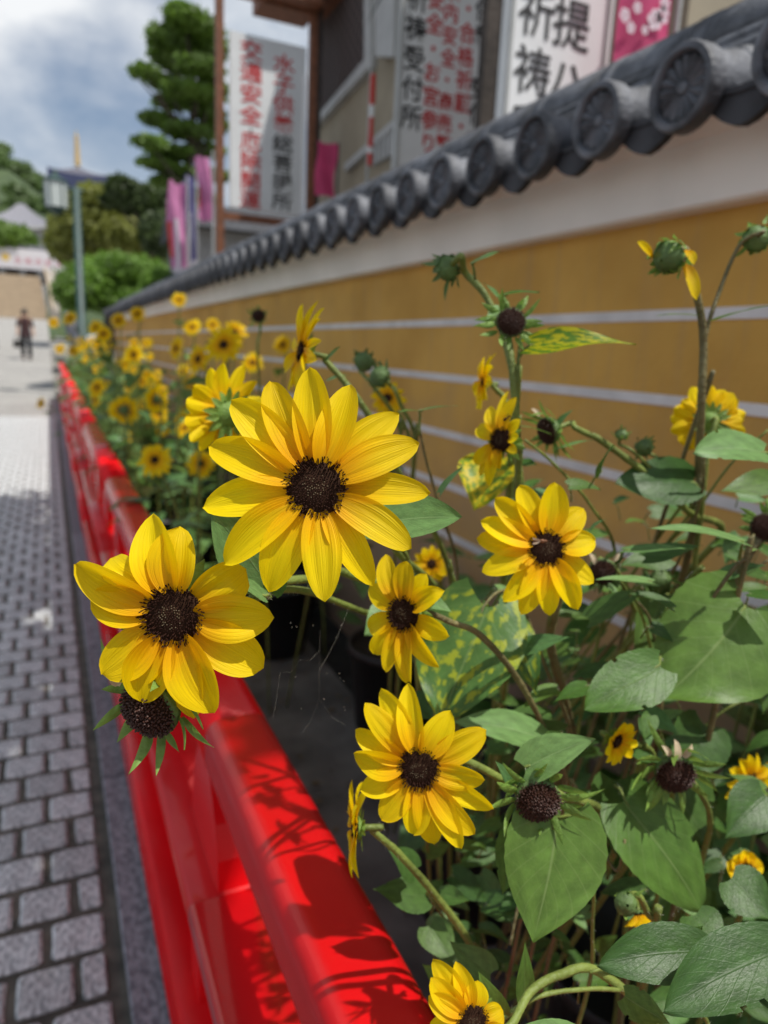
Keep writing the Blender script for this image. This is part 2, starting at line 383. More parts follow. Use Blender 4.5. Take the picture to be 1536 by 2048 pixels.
# ================================================================== RED FENCE
FX = .214
fence = thing('red_fence', 'low glossy red fence with rounded top rail running the length of the flower bed', 'fence', (FX, 0, 0))
def rrect(cx, cz, w_, h_, r, n=5, tilt=0):
    p = []
    for sx, sz, a0 in ((1, -1, -90), (1, 1, 0), (-1, 1, 90), (-1, -1, 180)):
        for k in range(n + 1):
            a = R_(a0 + 90 * k / n); p.append((cx + sx * (w_ / 2 - r) + r * math.cos(a), cz + sz * (h_ / 2 - r) + r * math.sin(a)))
    return p
seglen = 1.9
for i in range(9):
    y0 = -1.0 + i * seglen; y1 = y0 + seglen - .002
    MB().prism(rrect(FX, .752, .090, .088, .027, 7), 'y', y0, y1).build('top_rail', M_RED, fence, True, M=Matrix())
    mb = MB(); mb.prism(rrect(FX + .012, .492, .165, .034, .008, 3), 'y', y0, y1)
    mb.build('middle_board', M_RED_FLAT, fence, True, M=Matrix())
    MB().prism(rrect(FX + .006, .40, .07, .14, .01, 3), 'y', y0, y1).build('middle_beam', M_RED, fence, True, M=Matrix())
    MB().prism(rrect(FX - .006, .115, .125, .14, .012, 3), 'y', y0, y1).build('bottom_rail', M_RED, fence, True, M=Matrix())
for i in range(15):
    y0 = -.4 + i * 1.1 + .33
    MB().box((FX - .033, y0, .0), (FX + .033, y0 + .075, .475)).build('post', M_RED, fence, M=Matrix())
# bell shaped struts between middle board and top rail
prof = [(-.105, 0), (-.102, .05), (-.085, .10), (-.06, .135), (-.045, .16), (-.042, .213), (.042, .213), (.045, .16), (.06, .135), (.085, .10), (.102, .05), (.105, 0)]
smb = MB(); smb.prism(prof, 'x', -.026, .026); sm = smb.mesh('strut', [M_RED])
for i in range(28):
    o = obj('strut', sm, fence); o.location = (0, -.09 + i * .55, .509)

# ================================================================== PLASTER WALL with tiled coping
M_OCHRE = mat('ochre_plaster', (.58, .325, .062), .85, .10, 3, .25, 60, col2=(.64, .375, .080))
M_WHITE = mat('white_plaster', (.86, .83, .77), .8, .05, 4, .1, 50)
M_LINE = mat('white_stripe', (.66, .65, .64), .7, .10, 10)
M_TILE = mat('grey_roof_tile', (.115, .122, .140), .60, .45, 16, .4, 70, orand=.28, spec=.35)
M_TILE_D = mat('grey_roof_tile_dark', (.042, .044, .050), .75, .35, 14, .3, 50, orand=.25, spec=.3)  # darker tile grey, also used to paint shade into the coping gaps
WY0, WY1 = -1.2, 15.8
def ochre_stain():
    t = M_OCHRE.node_tree; p = [n for n in t.nodes if n.type == 'BSDF_PRINCIPLED'][0]
    A = t.nodes.new; K = t.links.new; c = A('ShaderNodeTexCoord')
    nz = A('ShaderNodeTexNoise'); nz.inputs['Scale'].default_value = 4; nz.inputs['Detail'].default_value = 6; K(c.outputs['Object'], nz.inputs['Vector'])
    s = A('ShaderNodeSeparateXYZ'); K(c.outputs['Object'], s.inputs[0])
    lo = A('ShaderNodeMapRange'); lo.inputs[1].default_value = 1.15; lo.inputs[2].default_value = .3; lo.inputs[3].default_value = 0; lo.inputs[4].default_value = 1.0
    K(math_(t, 'ADD', s.outputs[2], math_(t, 'MULTIPLY_ADD', nz.outputs[0], 1.0, -.5)), lo.inputs[0])
    mx = A('ShaderNodeMix'); mx.data_type = 'RGBA'; old = p.inputs['Base Color'].links[0].from_socket
    mp2 = A('ShaderNodeMapping'); mp2.inputs['Scale'].default_value = (1, 9, .8); K(c.outputs['Object'], mp2.inputs[0])
    st = A('ShaderNodeTexNoise'); st.inputs['Scale'].default_value = 2.2; st.inputs['Detail'].default_value = 7; K(mp2.outputs[0], st.inputs['Vector'])
    sm_ = A('ShaderNodeMapRange'); sm_.inputs[1].default_value = .52; sm_.inputs[2].default_value = .78; sm_.inputs[4].default_value = .38; K(st.outputs[0], sm_.inputs[0])
    fac = math_(t, 'MAXIMUM', lo.outputs[0], math_(t, 'MULTIPLY', sm_.outputs[0], .8))
    K(fac, mx.inputs[0]); K(old, mx.inputs[6]); mx.inputs[7].default_value = (.30, .23, .16, 1); K(mx.outputs[2], p.inputs['Base Color'])
ochre_stain()
wall = thing('temple_wall', 'ochre plaster wall with five white stripes and grey tiled coping behind the sunflowers', 'wall', (1.35, WY0, 0))
MB().box((1.25, WY0, -.14), (1.45, WY1, 1.62)).build('wall_body', M_OCHRE, wall, M=Matrix())
for zc in (1.3 + .110, 1.3 - .075, 1.3 - .268, 1.3 - .445, 1.3 - .62):
    MB().box((1.2465, WY0, zc - .012), (1.2535, WY1, zc + .012), bev=0).build('stripe', M_LINE, wall, M=Matrix())
MB().prism([(1.196, 1.620), (1.205, 1.614), (1.50, 1.614), (1.504, 1.620), (1.52, 1.735), (1.58, 1.757), (1.12, 1.757), (1.175, 1.735)], 'y', WY0, WY1).build('plaster_eave', M_WHITE, wall, M=Matrix())
# tile bed (slopes)
MB().prism([(1.10, 1.757), (1.10, 1.765), (1.25, 1.81), (1.45, 1.81), (1.60, 1.765), (1.60, 1.757)], 'y', WY0, WY1).build('tile_bedding', M_TILE_D, wall, M=Matrix())
# cover tile with disc end carrying a sixteen petal flower
def rot_to(xaxis):  # lathe z axis -> direction
    return Vector(xaxis).normalized().to_track_quat('Z', 'Y').to_matrix().to_4x4()
SL = Vector((1, 0, .27)).normalized()
ct = MB(); Mx = rot_to(SL); r = .073
ct.lathe([(.052, .01), (.052, .29), (.02, .29)], Mx, 20)
disc = MB()
disc.lathe([(r, .028), (r, 0), (r - .003, -.006), (r - .013, -.008), (r - .0165, -.002), (r - .017, .006)], Mx, 32)
disc.lathe([(r - .017, .006), (.012, .0065)], Mx, 32, 1)  # recess floor in the darker grey, shade painted in for stronger relief
disc.lathe([(.012, .0065), (.010, .001), (.002, -.001), (.0005, -.001)], Mx, 16)
disc.lathe([(r, .028), (.05, .034)], Mx, 32)
for k in range(16):
    a = 2 * math.pi * k / 16
    Mp = Mx @ Matrix.Rotation(a, 4, 'Z')
    pv = []; seg = [(.014, .002, .004), (.030, .005, .0005), (.046, .0078, -.002), (.0525, .006, .001), (.054, .002, .0055)]
    for rr, hw, z in seg: pv += [Mp @ Vector((rr, -hw, .0062)), Mp @ Vector((rr, 0, z)), Mp @ Vector((rr, hw, .0062))]
    pv = [(x, y, z) for x, y, z in pv]; pf = []
    for i in range(len(seg) - 1):
        for j in range(2): pf.append([i * 3 + j, i * 3 + j + 1, (i + 1) * 3 + j + 1, (i + 1) * 3 + j])
    disc.add(pv, pf)
# small collar joint on the cylinder
ct.lathe([(.052, .12), (.0555, .124), (.0555, .15), (.052, .154)], Mx, 20)
ctm = ct.mesh('cover_tile', [M_TILE], True); dm = disc.mesh('tile_disc', [M_TILE, M_TILE_D], False)
# eave pan tile with hanging lip
pan = MB(); nseg = 10; hw = .105
top = []; bot = []
for k in range(nseg + 1):
    u = -1 + 2 * k / nseg; y = u * hw
    top.append((y, -.018 + .022 * u * u)); bot.append((y, -.018 + .022 * u * u - .052 * (1 - abs(u) ** 1.6) - .006))
pan.prism(top + bot[::-1], 'x', -.018, 0)
for k in range(nseg):
    a, b = top[k], top[k + 1]; dz = .27 * .3
    pan.add([(-.02, a[0], a[1] + .003), (-.02, b[0], b[1] + .003), (.28, b[0], b[1] + .003 + dz), (.28, a[0], a[1] + .003 + dz)], [[0, 1, 2, 3]])
pan.add([(-.024, y, z - .006) for y, z in top] + [(-.024, y, z + .004) for y, z in top] , [[k, k + 1, nseg + 1 + k + 1, nseg + 1 + k] for k in range(nseg)])
pan.add([(-.024, y, z + .004) for y, z in top] + [(-.018, y, z + .004) for y, z in top] , [[k, k + 1, nseg + 1 + k + 1, nseg + 1 + k] for k in range(nseg)])
pm = pan.mesh('pan_tile', [M_TILE_D], False)
TP = .218; y = 1.055 - 10 * TP; rt = random.Random(9)
while y < WY1 - .05:
    o = obj('cover_tile', ctm, wall); setw(o, Matrix.Translation((1.045, y, 1.783)) @ Matrix.Rotation(rt.uniform(-.02, .02), 4, 'Z'))
    d = obj('tile_disc', dm, o); d.rotation_euler = (0, math.atan(.27) * .9, 0); d.location = (-.004, 0, 0)
    p_ = obj('pan_tile', pm, wall); setw(p_, Matrix.Translation((1.092 + rt.uniform(-.003, .003), y + TP / 2, 1.778)))
    y += TP
# ridge: courses and rounded cap tiles
for (xa, xb, za, zb) in ((1.24, 1.46, 1.80, 1.858), (1.228, 1.472, 1.861, 1.895), (1.25, 1.45, 1.898, 1.925), (1.265, 1.435, 1.928, 1.952)):
    n = 0; yy = WY0
    while yy < WY1:
        MB().prism([(xa, za), (xa - .006, zb - .01), (xa, zb), (xb, zb), (xb + .006, zb - .01), (xb, za)], 'y', yy + .0015, min(yy + .30, WY1) - .0015).build('ridge_course_tile', M_TILE, wall, M=Matrix())
        yy += .30
cap = MB()
cp = [(1.35 + .082 * math.cos(R_(a)), 1.952 + .088 * math.sin(R_(a))) for a in range(0, 181, 15)]
cap.prism(cp, 'y', 0, .255)
cp2 = [(1.35 + .0835 * math.cos(R_(a)), 1.952 + .0895 * math.sin(R_(a))) for a in range(0, 181, 15)]
cap.prism(cp2, 'y', .225, .275)
cm = cap.mesh('ridge_cap_tile', [M_TILE], True)
yy = WY0
while yy < WY1 - .2:
    o = obj('ridge_cap_tile', cm, wall); setw(o, Matrix.Translation((0, yy, 0))); yy += .277

# ================================================================== SIGNS AND BUILDING behind the wall
M_BOARD = mat('sign_white', (.74, .76, .78), .5, .05, 3)
M_WOODB = mat('brown_steel_post', (.20, .075, .035), .6, .2, 20)
M_TXR = mat('sign_red_ink', (.55, .03, .035), .6); M_TXK = mat('sign_black_ink', (.02, .02, .022), .6)
M_BEIGE = mat('beige_render', (.31, .27, .20), .85, .1, 3, .1, 30)
M_FRAME = mat('grey_white_trim', (.42, .43, .43), .6, .08, 6)
M_PANE = mat('dark_screen', (.028, .024, .028), .7, .3, 40)
M_DARKW = mat('dark_weathered_wood', (.05, .04, .035), .8, .4, 12, .4, 40)
M_PINK = mat('pink_banner', (.62, .07, .20), .7, .1, 5, trans=.3)
M_WPRINT = mat('white_print', (.75, .6, .68), .7); M_PALEPINK = mat('pale_pink_print', (.80, .55, .62), .7)
def text_column(chars, size, pitch, bold=.014):
    ms = []
    mb = MB()
    for i, ch in enumerate(chars):
        if ch == ' ': continue
        c = bpy.data.curves.new('char', 'FONT'); c.body = ch; c.size = size; c.align_x = 'CENTER'; c.offset = bold * size; c.extrude = .0012; c.resolution_u = 2
        t = bpy.data.objects.new('char', c); link(t)
        m = bpy.data.meshes.new_from_object(t.evaluated_get(bpy.context.evaluated_depsgraph_get()))
        mb.add([(v.co.x, v.co.y - i * pitch, v.co.z) for v in m.vertices], [list(p.vertices) for p in m.polygons])
        bpy.data.objects.remove(t); bpy.data.curves.remove(c); bpy.data.meshes.remove(m)
    return mb
def lettering(parent, chars, x, ztop, y, size, pitch, m, sx=1.0, bold=.013):
    for i, ch in enumerate(chars):
        if ch == ' ': continue
        mb = text_column(ch, size, pitch, bold)
        M = Matrix.Translation((x, y, ztop - size * .8 - i * pitch)) @ Matrix.Rotation(R_(90), 4, 'X') @ Matrix.Diagonal((sx, 1, 1, 1))
        mb.build('character', m, parent, M=M)
# sign 1 -- between brown posts
Y1 = 7.6
tl = onY(460, 60, Y1); br = onY(606, 420, Y1); 
sx0, sx1 = tl.x, onY(610, 250, Y1).x; sz1 = tl.z; sz0 = onY(458, 412, Y1).z
s1 = thing('temple_sign', 'tall white sign with two columns of red and black characters between brown posts', 'sign', ((sx0 + sx1) / 2, Y1, 0), 'white lettered signs behind the wall')
MB().box((sx0, Y1, sz0), (sx1, Y1 + .05, sz1)).build('board', M_BOARD, s1, M=Matrix())
for xx in (sx0 - .10, sx1 + .07):
    MB().box((xx - .035, Y1 - .03, 0), (xx + .035, Y1 + .05, sz1 + .62)).build('post', M_WOODB, s1, M=Matrix())
for zz in (sz0 - .13, sz1 + .30, sz1 + .52):
    MB().box((sx0 - .06, Y1 - .01, zz), (sx1 + .03, Y1 + .03, zz + (.07 if zz < sz1 else .05))).build('crossbar', M_WOODB, s1, M=Matrix())
sw = sx1 - sx0; hgt = sz1 - sz0
lettering(s1, '水子供養', sx0 + sw * .70, sz1 - hgt * .07, Y1 - .003, .182, hgt * .116, M_TXR, 1.25)
lettering(s1, '総菩提所', sx0 + sw * .70, sz1 - hgt * .07 - hgt * .116 * 4, Y1 - .003, .180, hgt * .116, M_TXK, 1.25)
lettering(s1, '交通安全', sx0 + sw * .27, sz1 - hgt * .035, Y1 - .003, .185, hgt * .122, M_TXR, 1.25)
lettering(s1, '・', sx0 + sw * .27, sz1 - hgt * .035 - hgt * .47, Y1 - .003, .13, hgt * .1, M_TXK)
lettering(s1, '厄除開運', sx0 + sw * .27, sz1 - hgt * .035 - hgt * .52, Y1 - .003, .180, hgt * .114, M_TXR, 1.25)
# sign 2 wide
Y2 = 4.4
x0 = onY(803, 150, Y2).x; x1 = onY(978, 100, Y2).x; z0 = 1.9; z1 = onY(870, -160, Y2).z
s2 = thing('prayer_sign', 'wide white sign with three red and two black columns of characters above the tiled coping', 'sign', ((x0 + x1) / 2, Y2, 0), 'white lettered signs behind the wall')
MB().box((x0, Y2, z0), (x1, Y2 + .05, z1)).build('board', M_BOARD, s2, M=Matrix())
for xx in (x0 - .012, x1 + .012): MB().box((xx - .012, Y2 - .015, 0), (xx + .012, Y2 + .04, z1 + .02)).build('post', M_FRAME, s2, M=Matrix())
wd = x1 - x0
zt = z1 - .04
for k, (s, m) in enumerate((('御札祈祷受付所', M_TXK), ('交通安全・お宮参り', M_TXR), ('福・家内安全・商売繁盛', M_TXR), ('招福・合格祈願・金運祈願', M_TXR), ('永代供養 受付中 当山', M_TXK))):
    p = {0: .165, 1: .135, 2: .125, 3: .135, 4: .150}[k]
    lettering(s2, s, x0 + wd * (.13, .34, .52, .72, .91)[k], zt - .05 * (k % 2), Y2 - .003, p * .92, p, m)
# sign 3 large
Y3 = 3.0
x0 = onY(1008, 150, Y3).x; x1 = onY(1228, 20, Y3).x; z1 = onY(1100, -220, Y3).z
s3 = thing('memorial_sign', 'large white sign with big black brush characters behind the coping beside a pink banner', 'sign', ((x0 + x1) / 2, Y3, 0), 'white lettered signs behind the wall')
MB().box((x0, Y3, 1.9), (x1, Y3 + .05, z1)).build('board', M_BOARD, s3, M=Matrix())
for xx in (x0 + .02, x1 - .03): MB().box((xx - .008, Y3 - .012, 1.9), (xx + .008, Y3, z1)).build('edge_rail', M_FRAME, s3, M=Matrix())
MB().box((x0 + .1, Y3 + .052, 0), (x0 + .16, Y3 + .11, z1)).build('post', M_DARKW, s3, M=Matrix())
zc = onY(1150, 48, Y3).z
lettering(s3, '総菩提ハ所', x0 + .345, zc + .088 + .47, Y3 - .003, .22, .235, M_TXK, bold=.006)
zc = onY(1065, 18, Y3).z
lettering(s3, '受付祈祷所', x0 + .15, zc + .08 + .47, Y3 - .003, .21, .235, M_TXK, bold=.006)
# pink banner right
Y4 = 2.75
x0 = onY(1240, 50, Y4).x; x1 = onY(1352, 5, Y4).x
b = thing('pink_banner', 'bright pink cloth banner with white blossom print at the top right above the coping', 'banner', (x0, Y4, 0), 'pink banners')
def cloth(name, x0, x1, z0, z1, Y, m, parent, wav=.02, n=10, k=14, seed=0):
    v = []; f = []
    for i in range(k + 1):
        for j in range(n + 1):
            u = j / n; t = i / k
            v.append((x0 + (x1 - x0) * u + .3 * wav * math.sin(t * 7 + seed), Y + wav * math.sin(u * 6 + t * 3 + seed), z0 + (z1 - z0) * t))
    for i in range(k):
        for j in range(n): f.append([i * (n + 1) + j, i * (n + 1) + j + 1, (i + 1) * (n + 1) + j + 1, (i + 1) * (n + 1) + j])
    return obj(name, mesh(name, v, f, m), parent, Matrix())
cloth('cloth', x0, x1, 1.9, 3.3, Y4, M_PINK, b)
pr = MB()
for (px, py, rr) in ((1250, 30, .03), (1275, 15, .025), (1310, 40, .045), (1325, 30, .04), (1262, 55, .025), (1290, 60, .02), (1330, 8, .03)):
    c = onY(px, py, Y4 - .03)
    pr = MB()
    for k in range(5):
        a = k * 1.2566 + px; pr.add([c + Vector((rr * .55 * math.cos(a) + rr * .5 * math.cos(t) * .9, 0, rr * .55 * math.sin(a) + rr * .5 * math.sin(t) * .9)) for t in [i * 1.047 for i in range(6)]], [[0, 1, 2, 3, 4, 5]])
    pr.build('blossom_print', M_WPRINT, b, M=Matrix())
MB().tube([(x1 + .02, Y4, 0), (x1 + .02, Y4, 3.4)], .012).build('pole', M_FRAME, b, M=Matrix())
# dark weathered structure behind signs 2/3
Bx = onY(640, 200, 7.9).x
bl = thing('temple_office', 'beige two storey building with a dark screened window behind the wall and signs', 'building', (Bx, 5, 0))
BY0, BY1 = 3.9, 11.5; BX = 2.85
MB().box((BX, 2.9, 0), (BX + 5, 8.15, 6.2)).build('building_wall', M_BEIGE, bl, M=Matrix())
def xpoly(name, pix, X, th, m, parent):
    P = [onX(px, py, X) for px, py in pix]
    mb = MB(); mb.prism([(p.y, p.z) for p in P], 'x', X - th, X); return mb.build(name, m, parent, M=Matrix())
win = xpoly('window', [(650, -60), (742, -60), (742, 122), (648, 232)], BX - .004, .03, M_PANE, bl)
P = [onX(px, py, BX) for px, py in ((650, -60), (742, -60), (742, 122), (648, 232))]
g = MB()
for k in range(-30, 30):
    for s in (1, -1):
        ya = min(p.y for p in P); yb = max(p.y for p in P); za = 2.9; zb = 5.4
        # diagonal lattice laths clipped by sampling
        pts = []
        for q in range(41):
            yy = ya + (yb - ya) * q / 40; zz = 4.0 + s * (yy - ya) + k * .13
            lim = P[3].z + (P[2].z - P[3].z) * (yy - P[3].y) / (P[2].y - P[3].y)
            if zz > lim + .02 and zz < P[0].z: pts.append((BX - .04, yy, zz))
        if len(pts) > 2: g.tube([pts[0], pts[-1]], .007, 4, cap=False)
lat = g.build('lattice', mat('lattice_brown', (.16, .12, .11), .7), win, M=Matrix()); lat['kind'] = 'stuff'
xpoly('window_frame', [(636, -60), (650, -60), (648, 232), (742, 122), (742, -60), (754, -60), (754, 135), (636, 262)], BX - .002, .07, M_FRAME, bl)
xpoly('corner_trim', [(772, -60), (812, -60), (808, 118), (770, 118)], BX - .002, .10, M_FRAME, bl)
xpoly('string_course', [(700, 330), (806, 235), (806, 250), (700, 345)], BX - .002, .06, M_FRAME, bl)
for k in range(6):
    xpoly('louver', [(752 + k * 9, 292 - k * 8), (757 + k * 9, 288 - k * 8), (757 + k * 9, 330 - k * 5), (752 + k * 9, 333 - k * 5)], BX - .004, .05, M_FRAME, bl)
# dark timber strip between sign 2 and 3
q = onY(990, 100, 3.6)
MB().box((q.x - .06, 3.6, 0), (q.x + .10, 3.66, 3.9)).build('timber_post', M_DARKW, bl, M=Matrix())
# porch roof over sign 1
MB().box((sx1 + .03, Y1 - .3, sz1 + .45), (BX + .1, Y1 + .55, sz1 + .52)).build('porch_roof', M_WOODB, bl, M=Matrix())
MB().box((sx0 + .32, Y1 - .2, sz1 + .33), (sx1 + .1, Y1 + .4, sz1 + .62)).build('porch_beam', M_WOODB, bl, M=Matrix())
MB().box((sx1 + .10, Y1 - .02, 0), (sx1 + .16, Y1 + .05, sz1 + .5)).build('porch_post', M_DARKW, bl, M=Matrix())
# white pole and flag with red cloth
q = onY(740, 200, 5.2)
fl = thing('red_white_pennant', 'narrow red and white pennant rolled round its pole in front of the beige building', 'banner', (q.x, 5.2, 0))
MB().tube([(q.x, 5.2, 0), (q.x, 5.2, 3.7)], .012).build('pole', M_FRAME, fl, M=Matrix())
zt = onY(740, 150, 5.2).z; zb = onY(738, 332, 5.2).z
v = [(q.x + .010 + .018 * math.cos(a) * (1 + .2 * math.sin(9 * t)), 5.18 + .018 * math.sin(a), zt + (zb - zt) * t) for t in np.linspace(0, 1, 16) for a in np.linspace(0, 2 * math.pi, 8, endpoint=False)]
f = [[i * 8 + k, i * 8 + (k + 1) % 8, (i + 1) * 8 + (k + 1) % 8, (i + 1) * 8 + k] for i in range(15) for k in range(8)]
mm = [1 if i in (5, 6, 12) else 0 for i in range(15) for k in range(8)]
obj('cloth', mesh('cloth', v, f, [mat('pennant_red', (.55, .03, .02), .7), M_BOARD], midx=mm), fl, Matrix())
# small magenta banner at (650,300)
q0 = onY(632, 300, 6.4); q1 = onY(672, 300, 6.4)
b2 = thing('magenta_banner', 'small magenta banner standing at the corner of the beige building just above the coping', 'banner', (q0.x, 6.4, 0), 'pink banners')
cloth('cloth', q0.x, q1.x, onY(650, 392, 6.4).z, onY(650, 285, 6.4).z, 6.4, M_PINK, b2, .03, seed=2)
MB().tube([(q1.x + .02, 6.4, 0), (q1.x + .02, 6.4, onY(650, 282, 6.4).z)], .012).build('pole', M_DARKW, b2, M=Matrix())
q = onY(607, 300, 7.2)
wp = thing('white_pole', 'thin white pole at the right edge of the tall sign', 'pole', (q.x, 7.2, 0))
MB().tube([(q.x, 7.2, 0), (q.x, 7.2, onY(607, 152, 7.2).z)], .018).build('shaft', mat('white_pole_paint', (.75, .76, .78), .4), wp, M=Matrix())
# dark stone fence piece beyond sign 1
q = onY(460, 470, 15)
gp = thing('grey_gatehouse', 'low grey building with a dark tiled roof beyond the tall sign', 'building', (q.x + 1, 15, 0))
MB().box((q.x - .75, 15, 0), (q.x + 3, 18, onY(440, 462, 15).z)).build('building_wall', mat('grey_concrete', (.30, .30, .30), .9, .1), gp, M=Matrix())
zr = onY(440, 462, 15).z
MB().prism([(14.6, zr), (15.2, zr + .5), (17.6, zr + .5), (18.3, zr)], 'x', q.x - .9, q.x + 3.2).build('roof', M_TILE_D, gp, M=Matrix())
# nobori banners left of sign
M_NOB = mat('nobori_pink', (.58, .22, .42), .7, .15, 3, trans=.35); M_NOBW = mat('nobori_white', (.62, .60, .66), .7, .1, 6, trans=.35)
M_NOBV = mat('nobori_violet', (.10, .09, .26), .7, .2, 5, trans=.2); M_NOBR = mat('nobori_red', (.55, .06, .06), .7, .15, 5, trans=.2)
def nobori(label, px0, px1, pt, pb, Y, mats, seed):
    a = onY(px0, (pt + pb) / 2, Y); c = onY(px1, (pt + pb) / 2, Y); zt = onY(px1, pt, Y).z; zb = onY(px0, pb, Y).z
    t = thing('nobori_banner', label, 'banner', (c.x + .03, Y, 0), 'upright cloth banners beside the trees')
    n = 9; k = 18; v = []; f = []; mi = []
    for i in range(k + 1):
        for j in range(n + 1):
            u = j / n; tt = i / k
            v.append((c.x + (a.x - c.x) * u * (1 + .12 * math.sin(tt * 5 + seed)), Y + .10 * math.sin(u * 5 + tt * 4 + seed), zt + (zb - zt) * tt + .02 * math.sin(u * 9)))
    for i in range(k):
        for j in range(n):
            f.append([i * (n + 1) + j, i * (n + 1) + j + 1, (i + 1) * (n + 1) + j + 1, (i + 1) * (n + 1) + j])
            mi.append((1 if (3 < j < 6 and i > 6) or i == k - 1 else (2 if (j > 6 and 7 < i < 15) else 0)))
    obj('cloth', mesh('cloth', v, f, mats, midx=mi), t, Matrix())
    MB().tube([(c.x + .03, Y, 0), (c.x + .03, Y, zt + .12)], .016).build('pole', M_FRAME, t, M=Matrix())
nobori('pale pink banner with a white stripe, leftmost of the upright banners', 338, 372, 368, 545, 12.5, [M_NOB, M_NOBW, M_NOBR], 0)
nobori('violet and white banner between the two pink banners', 372, 390, 355, 530, 13.0, [M_NOBV, M_NOBW, M_NOBV], 1)
nobori('pink and red banner hung highest, beside the brown sign post', 395, 422, 318, 440, 12.0, [M_NOB, M_NOB, M_NOBR], 2)

# ================================================================== BACKGROUND
def foliage_faces(clumps, n, size, seed, flat=.5, shell=.55):
    """leaf sized quads scattered in ellipsoid clumps (centre, radii)"""
    r = np.random.default_rng(seed)
    vol = np.array([c[1][0] * c[1][1] + c[1][0] * c[1][2] + c[1][1] * c[1][2] for c in clumps]); pr = vol / vol.sum()
    idx = r.choice(len(clumps), n, p=pr)
    C = np.array([c[0] for c in clumps])[idx]; Rr = np.array([c[1] for c in clumps])[idx]
    d = r.normal(size=(n, 3)); d /= np.linalg.norm(d, axis=1)[:, None]
    rad = shell + (1 - shell) * r.random(n) ** .7; rad = rad * (1 + .10 * r.normal(size=n))
    P = C + d * Rr * rad[:, None]
    nn = d + .7 * r.normal(size=(n, 3)); nn /= np.linalg.norm(nn, axis=1)[:, None]
    t = np.cross(nn, r.normal(size=(n, 3))); t /= np.linalg.norm(t, axis=1)[:, None]
    b = np.cross(nn, t); s = size * (.6 + .8 * r.random(n))[:, None]
    v = np.stack([P - t * s * .5, P + b * s * .38, P + t * s * .6, P - b * s * .38], 1).reshape(-1, 3)
    f = np.arange(4 * n).reshape(n, 4)
    m = bpy.data.meshes.new('crown')
    m.vertices.add(4 * n); m.vertices.foreach_set('co', v.ravel()); m.loops.add(4 * n); m.loops.foreach_set('vertex_index', f.ravel())
    m.polygons.add(n); m.polygons.foreach_set('loop_start', np.arange(0, 4 * n, 4)); m.update(calc_edges=True); m.validate(); return m
def fmat(name, col, var=.35, tr=.35, sc_=1.5): return mat(name, col, .6, var, sc_, trans=tr, tcol=tuple(min(1, x * 1.6) for x in col), detail=5)
M_PINE = fmat('pine_needles', (.11, .19, .025)); M_TREE = fmat('olive_foliage', (.19, .21, .04)); M_BUSH = fmat('bright_foliage', (.13, .24, .03))
M_DTREE = fmat('dark_foliage', (.055, .085, .025)); M_BARK = mat('bark', (.07, .055, .04), .9, .4, 20, .5, 50)
def tree(label, base, hh, clumps, n, size, m, seed, tr=.12, group='trees behind the flower bed', cat='tree', name='tree', limbs=True, hazy=None):
    t = thing(name, label, cat, base, group)
    me = foliage_faces(clumps, n, size, seed); me.materials.append(m)
    obj('crown', me, t, Matrix())
    mb = MB(); b = Vector(base)
    mb.tube(spline([b, b + Vector((tr * .5, 0, hh * .35)), b + Vector((-tr * .5, 0, hh * .65)), b + Vector((0, 0, hh))], 5), [tr * (1 - .75 * i / 15) for i in range(16)], 8)
    if limbs:
        for c, rr in clumps[:40]:
            c = Vector(c); st = b + Vector((0, 0, max(.3, min(hh * .95, (c.z - b.z) - .15 * (c - b).length))))
            mb.tube([st, (st + c) / 2 + Vector((0, 0, -.05 * hh * .3)), c], [tr * .35, tr * .22, tr * .1], 5)
    mb.build('trunk', M_BARK, t, True, M=Matrix()); return t
# big cloud pruned pine
YP = 22.0; rp_ = random.Random(3)
cl = []
for (px, py, rx, rz) in ((370, 35, 42, 24), (395, 60, 60, 26), (330, 75, 40, 24), (415, 95, 45, 26), (350, 115, 55, 26), (400, 135, 50, 24), (290, 142, 30, 18), (330, 165, 45, 18), (385, 185, 62, 22),
                         (430, 175, 30, 22), (345, 205, 45, 18), (415, 225, 40, 20), (320, 240, 46, 18), (375, 262, 60, 20), (430, 250, 34, 22), (300, 285, 36, 18), (345, 305, 55, 20), (410, 300, 46, 20), (315, 328, 42, 16), (365, 345, 52, 20), (330, 362, 34, 12), (425, 350, 40, 18), (270, 150, 12, 8)):
    c = onY(px, py, YP + rp_.uniform(-1.2, 1.2)); k = YP / FPX * 1.1
    cl.append(((c.x, c.y, c.z), (rx * k * .76, rx * k * .7, rz * k * (.52 if py > 128 else .78))))
bx = onY(388, 340, YP)
tree('tall cloud pruned dark green pine against the sky left of the sign', (bx.x, YP, hroad(YP) - .3), onY(380, 40, YP).z - .6, cl, 17000, .15, M_PINE, 1, .17, name='pine_tree', group=None)
def blob(px, py, rx, rz, Y): c = onY(px, py, Y); k = Y / FPX * 1.1; return ((c.x, c.y, c.z), (rx * k, rx * k, rz * k))
def ground_tree(label, spec, Y, n, size, m, seed, base_px, **kw):
    cs = []; r = random.Random(seed)
    for (px, py, rx, rz) in spec: cs.append(blob(px, py, rx, rz, Y + r.uniform(-1, 1)))
    b = onY(base_px[0], base_px[1], Y); z = hroad(Y) - .3
    top = max(c[0][2] for c in cs)
    tree(label, (b.x, Y, z), max(1.0, (top - z) * .8), cs, n, size, m, seed, **kw)
ground_tree('olive green tree behind the lamp post and left of the pink banners', [(150, 460, 40, 28), (200, 400, 42, 22), (250, 420, 38, 30), (180, 440, 45, 30), (230, 470, 50, 30), (300, 450, 38, 40), (270, 490, 40, 30), (160, 500, 45, 28), (130, 480, 26, 26)], 34, 24000, .26, M_TREE, 4, (210, 600), tr=.25)
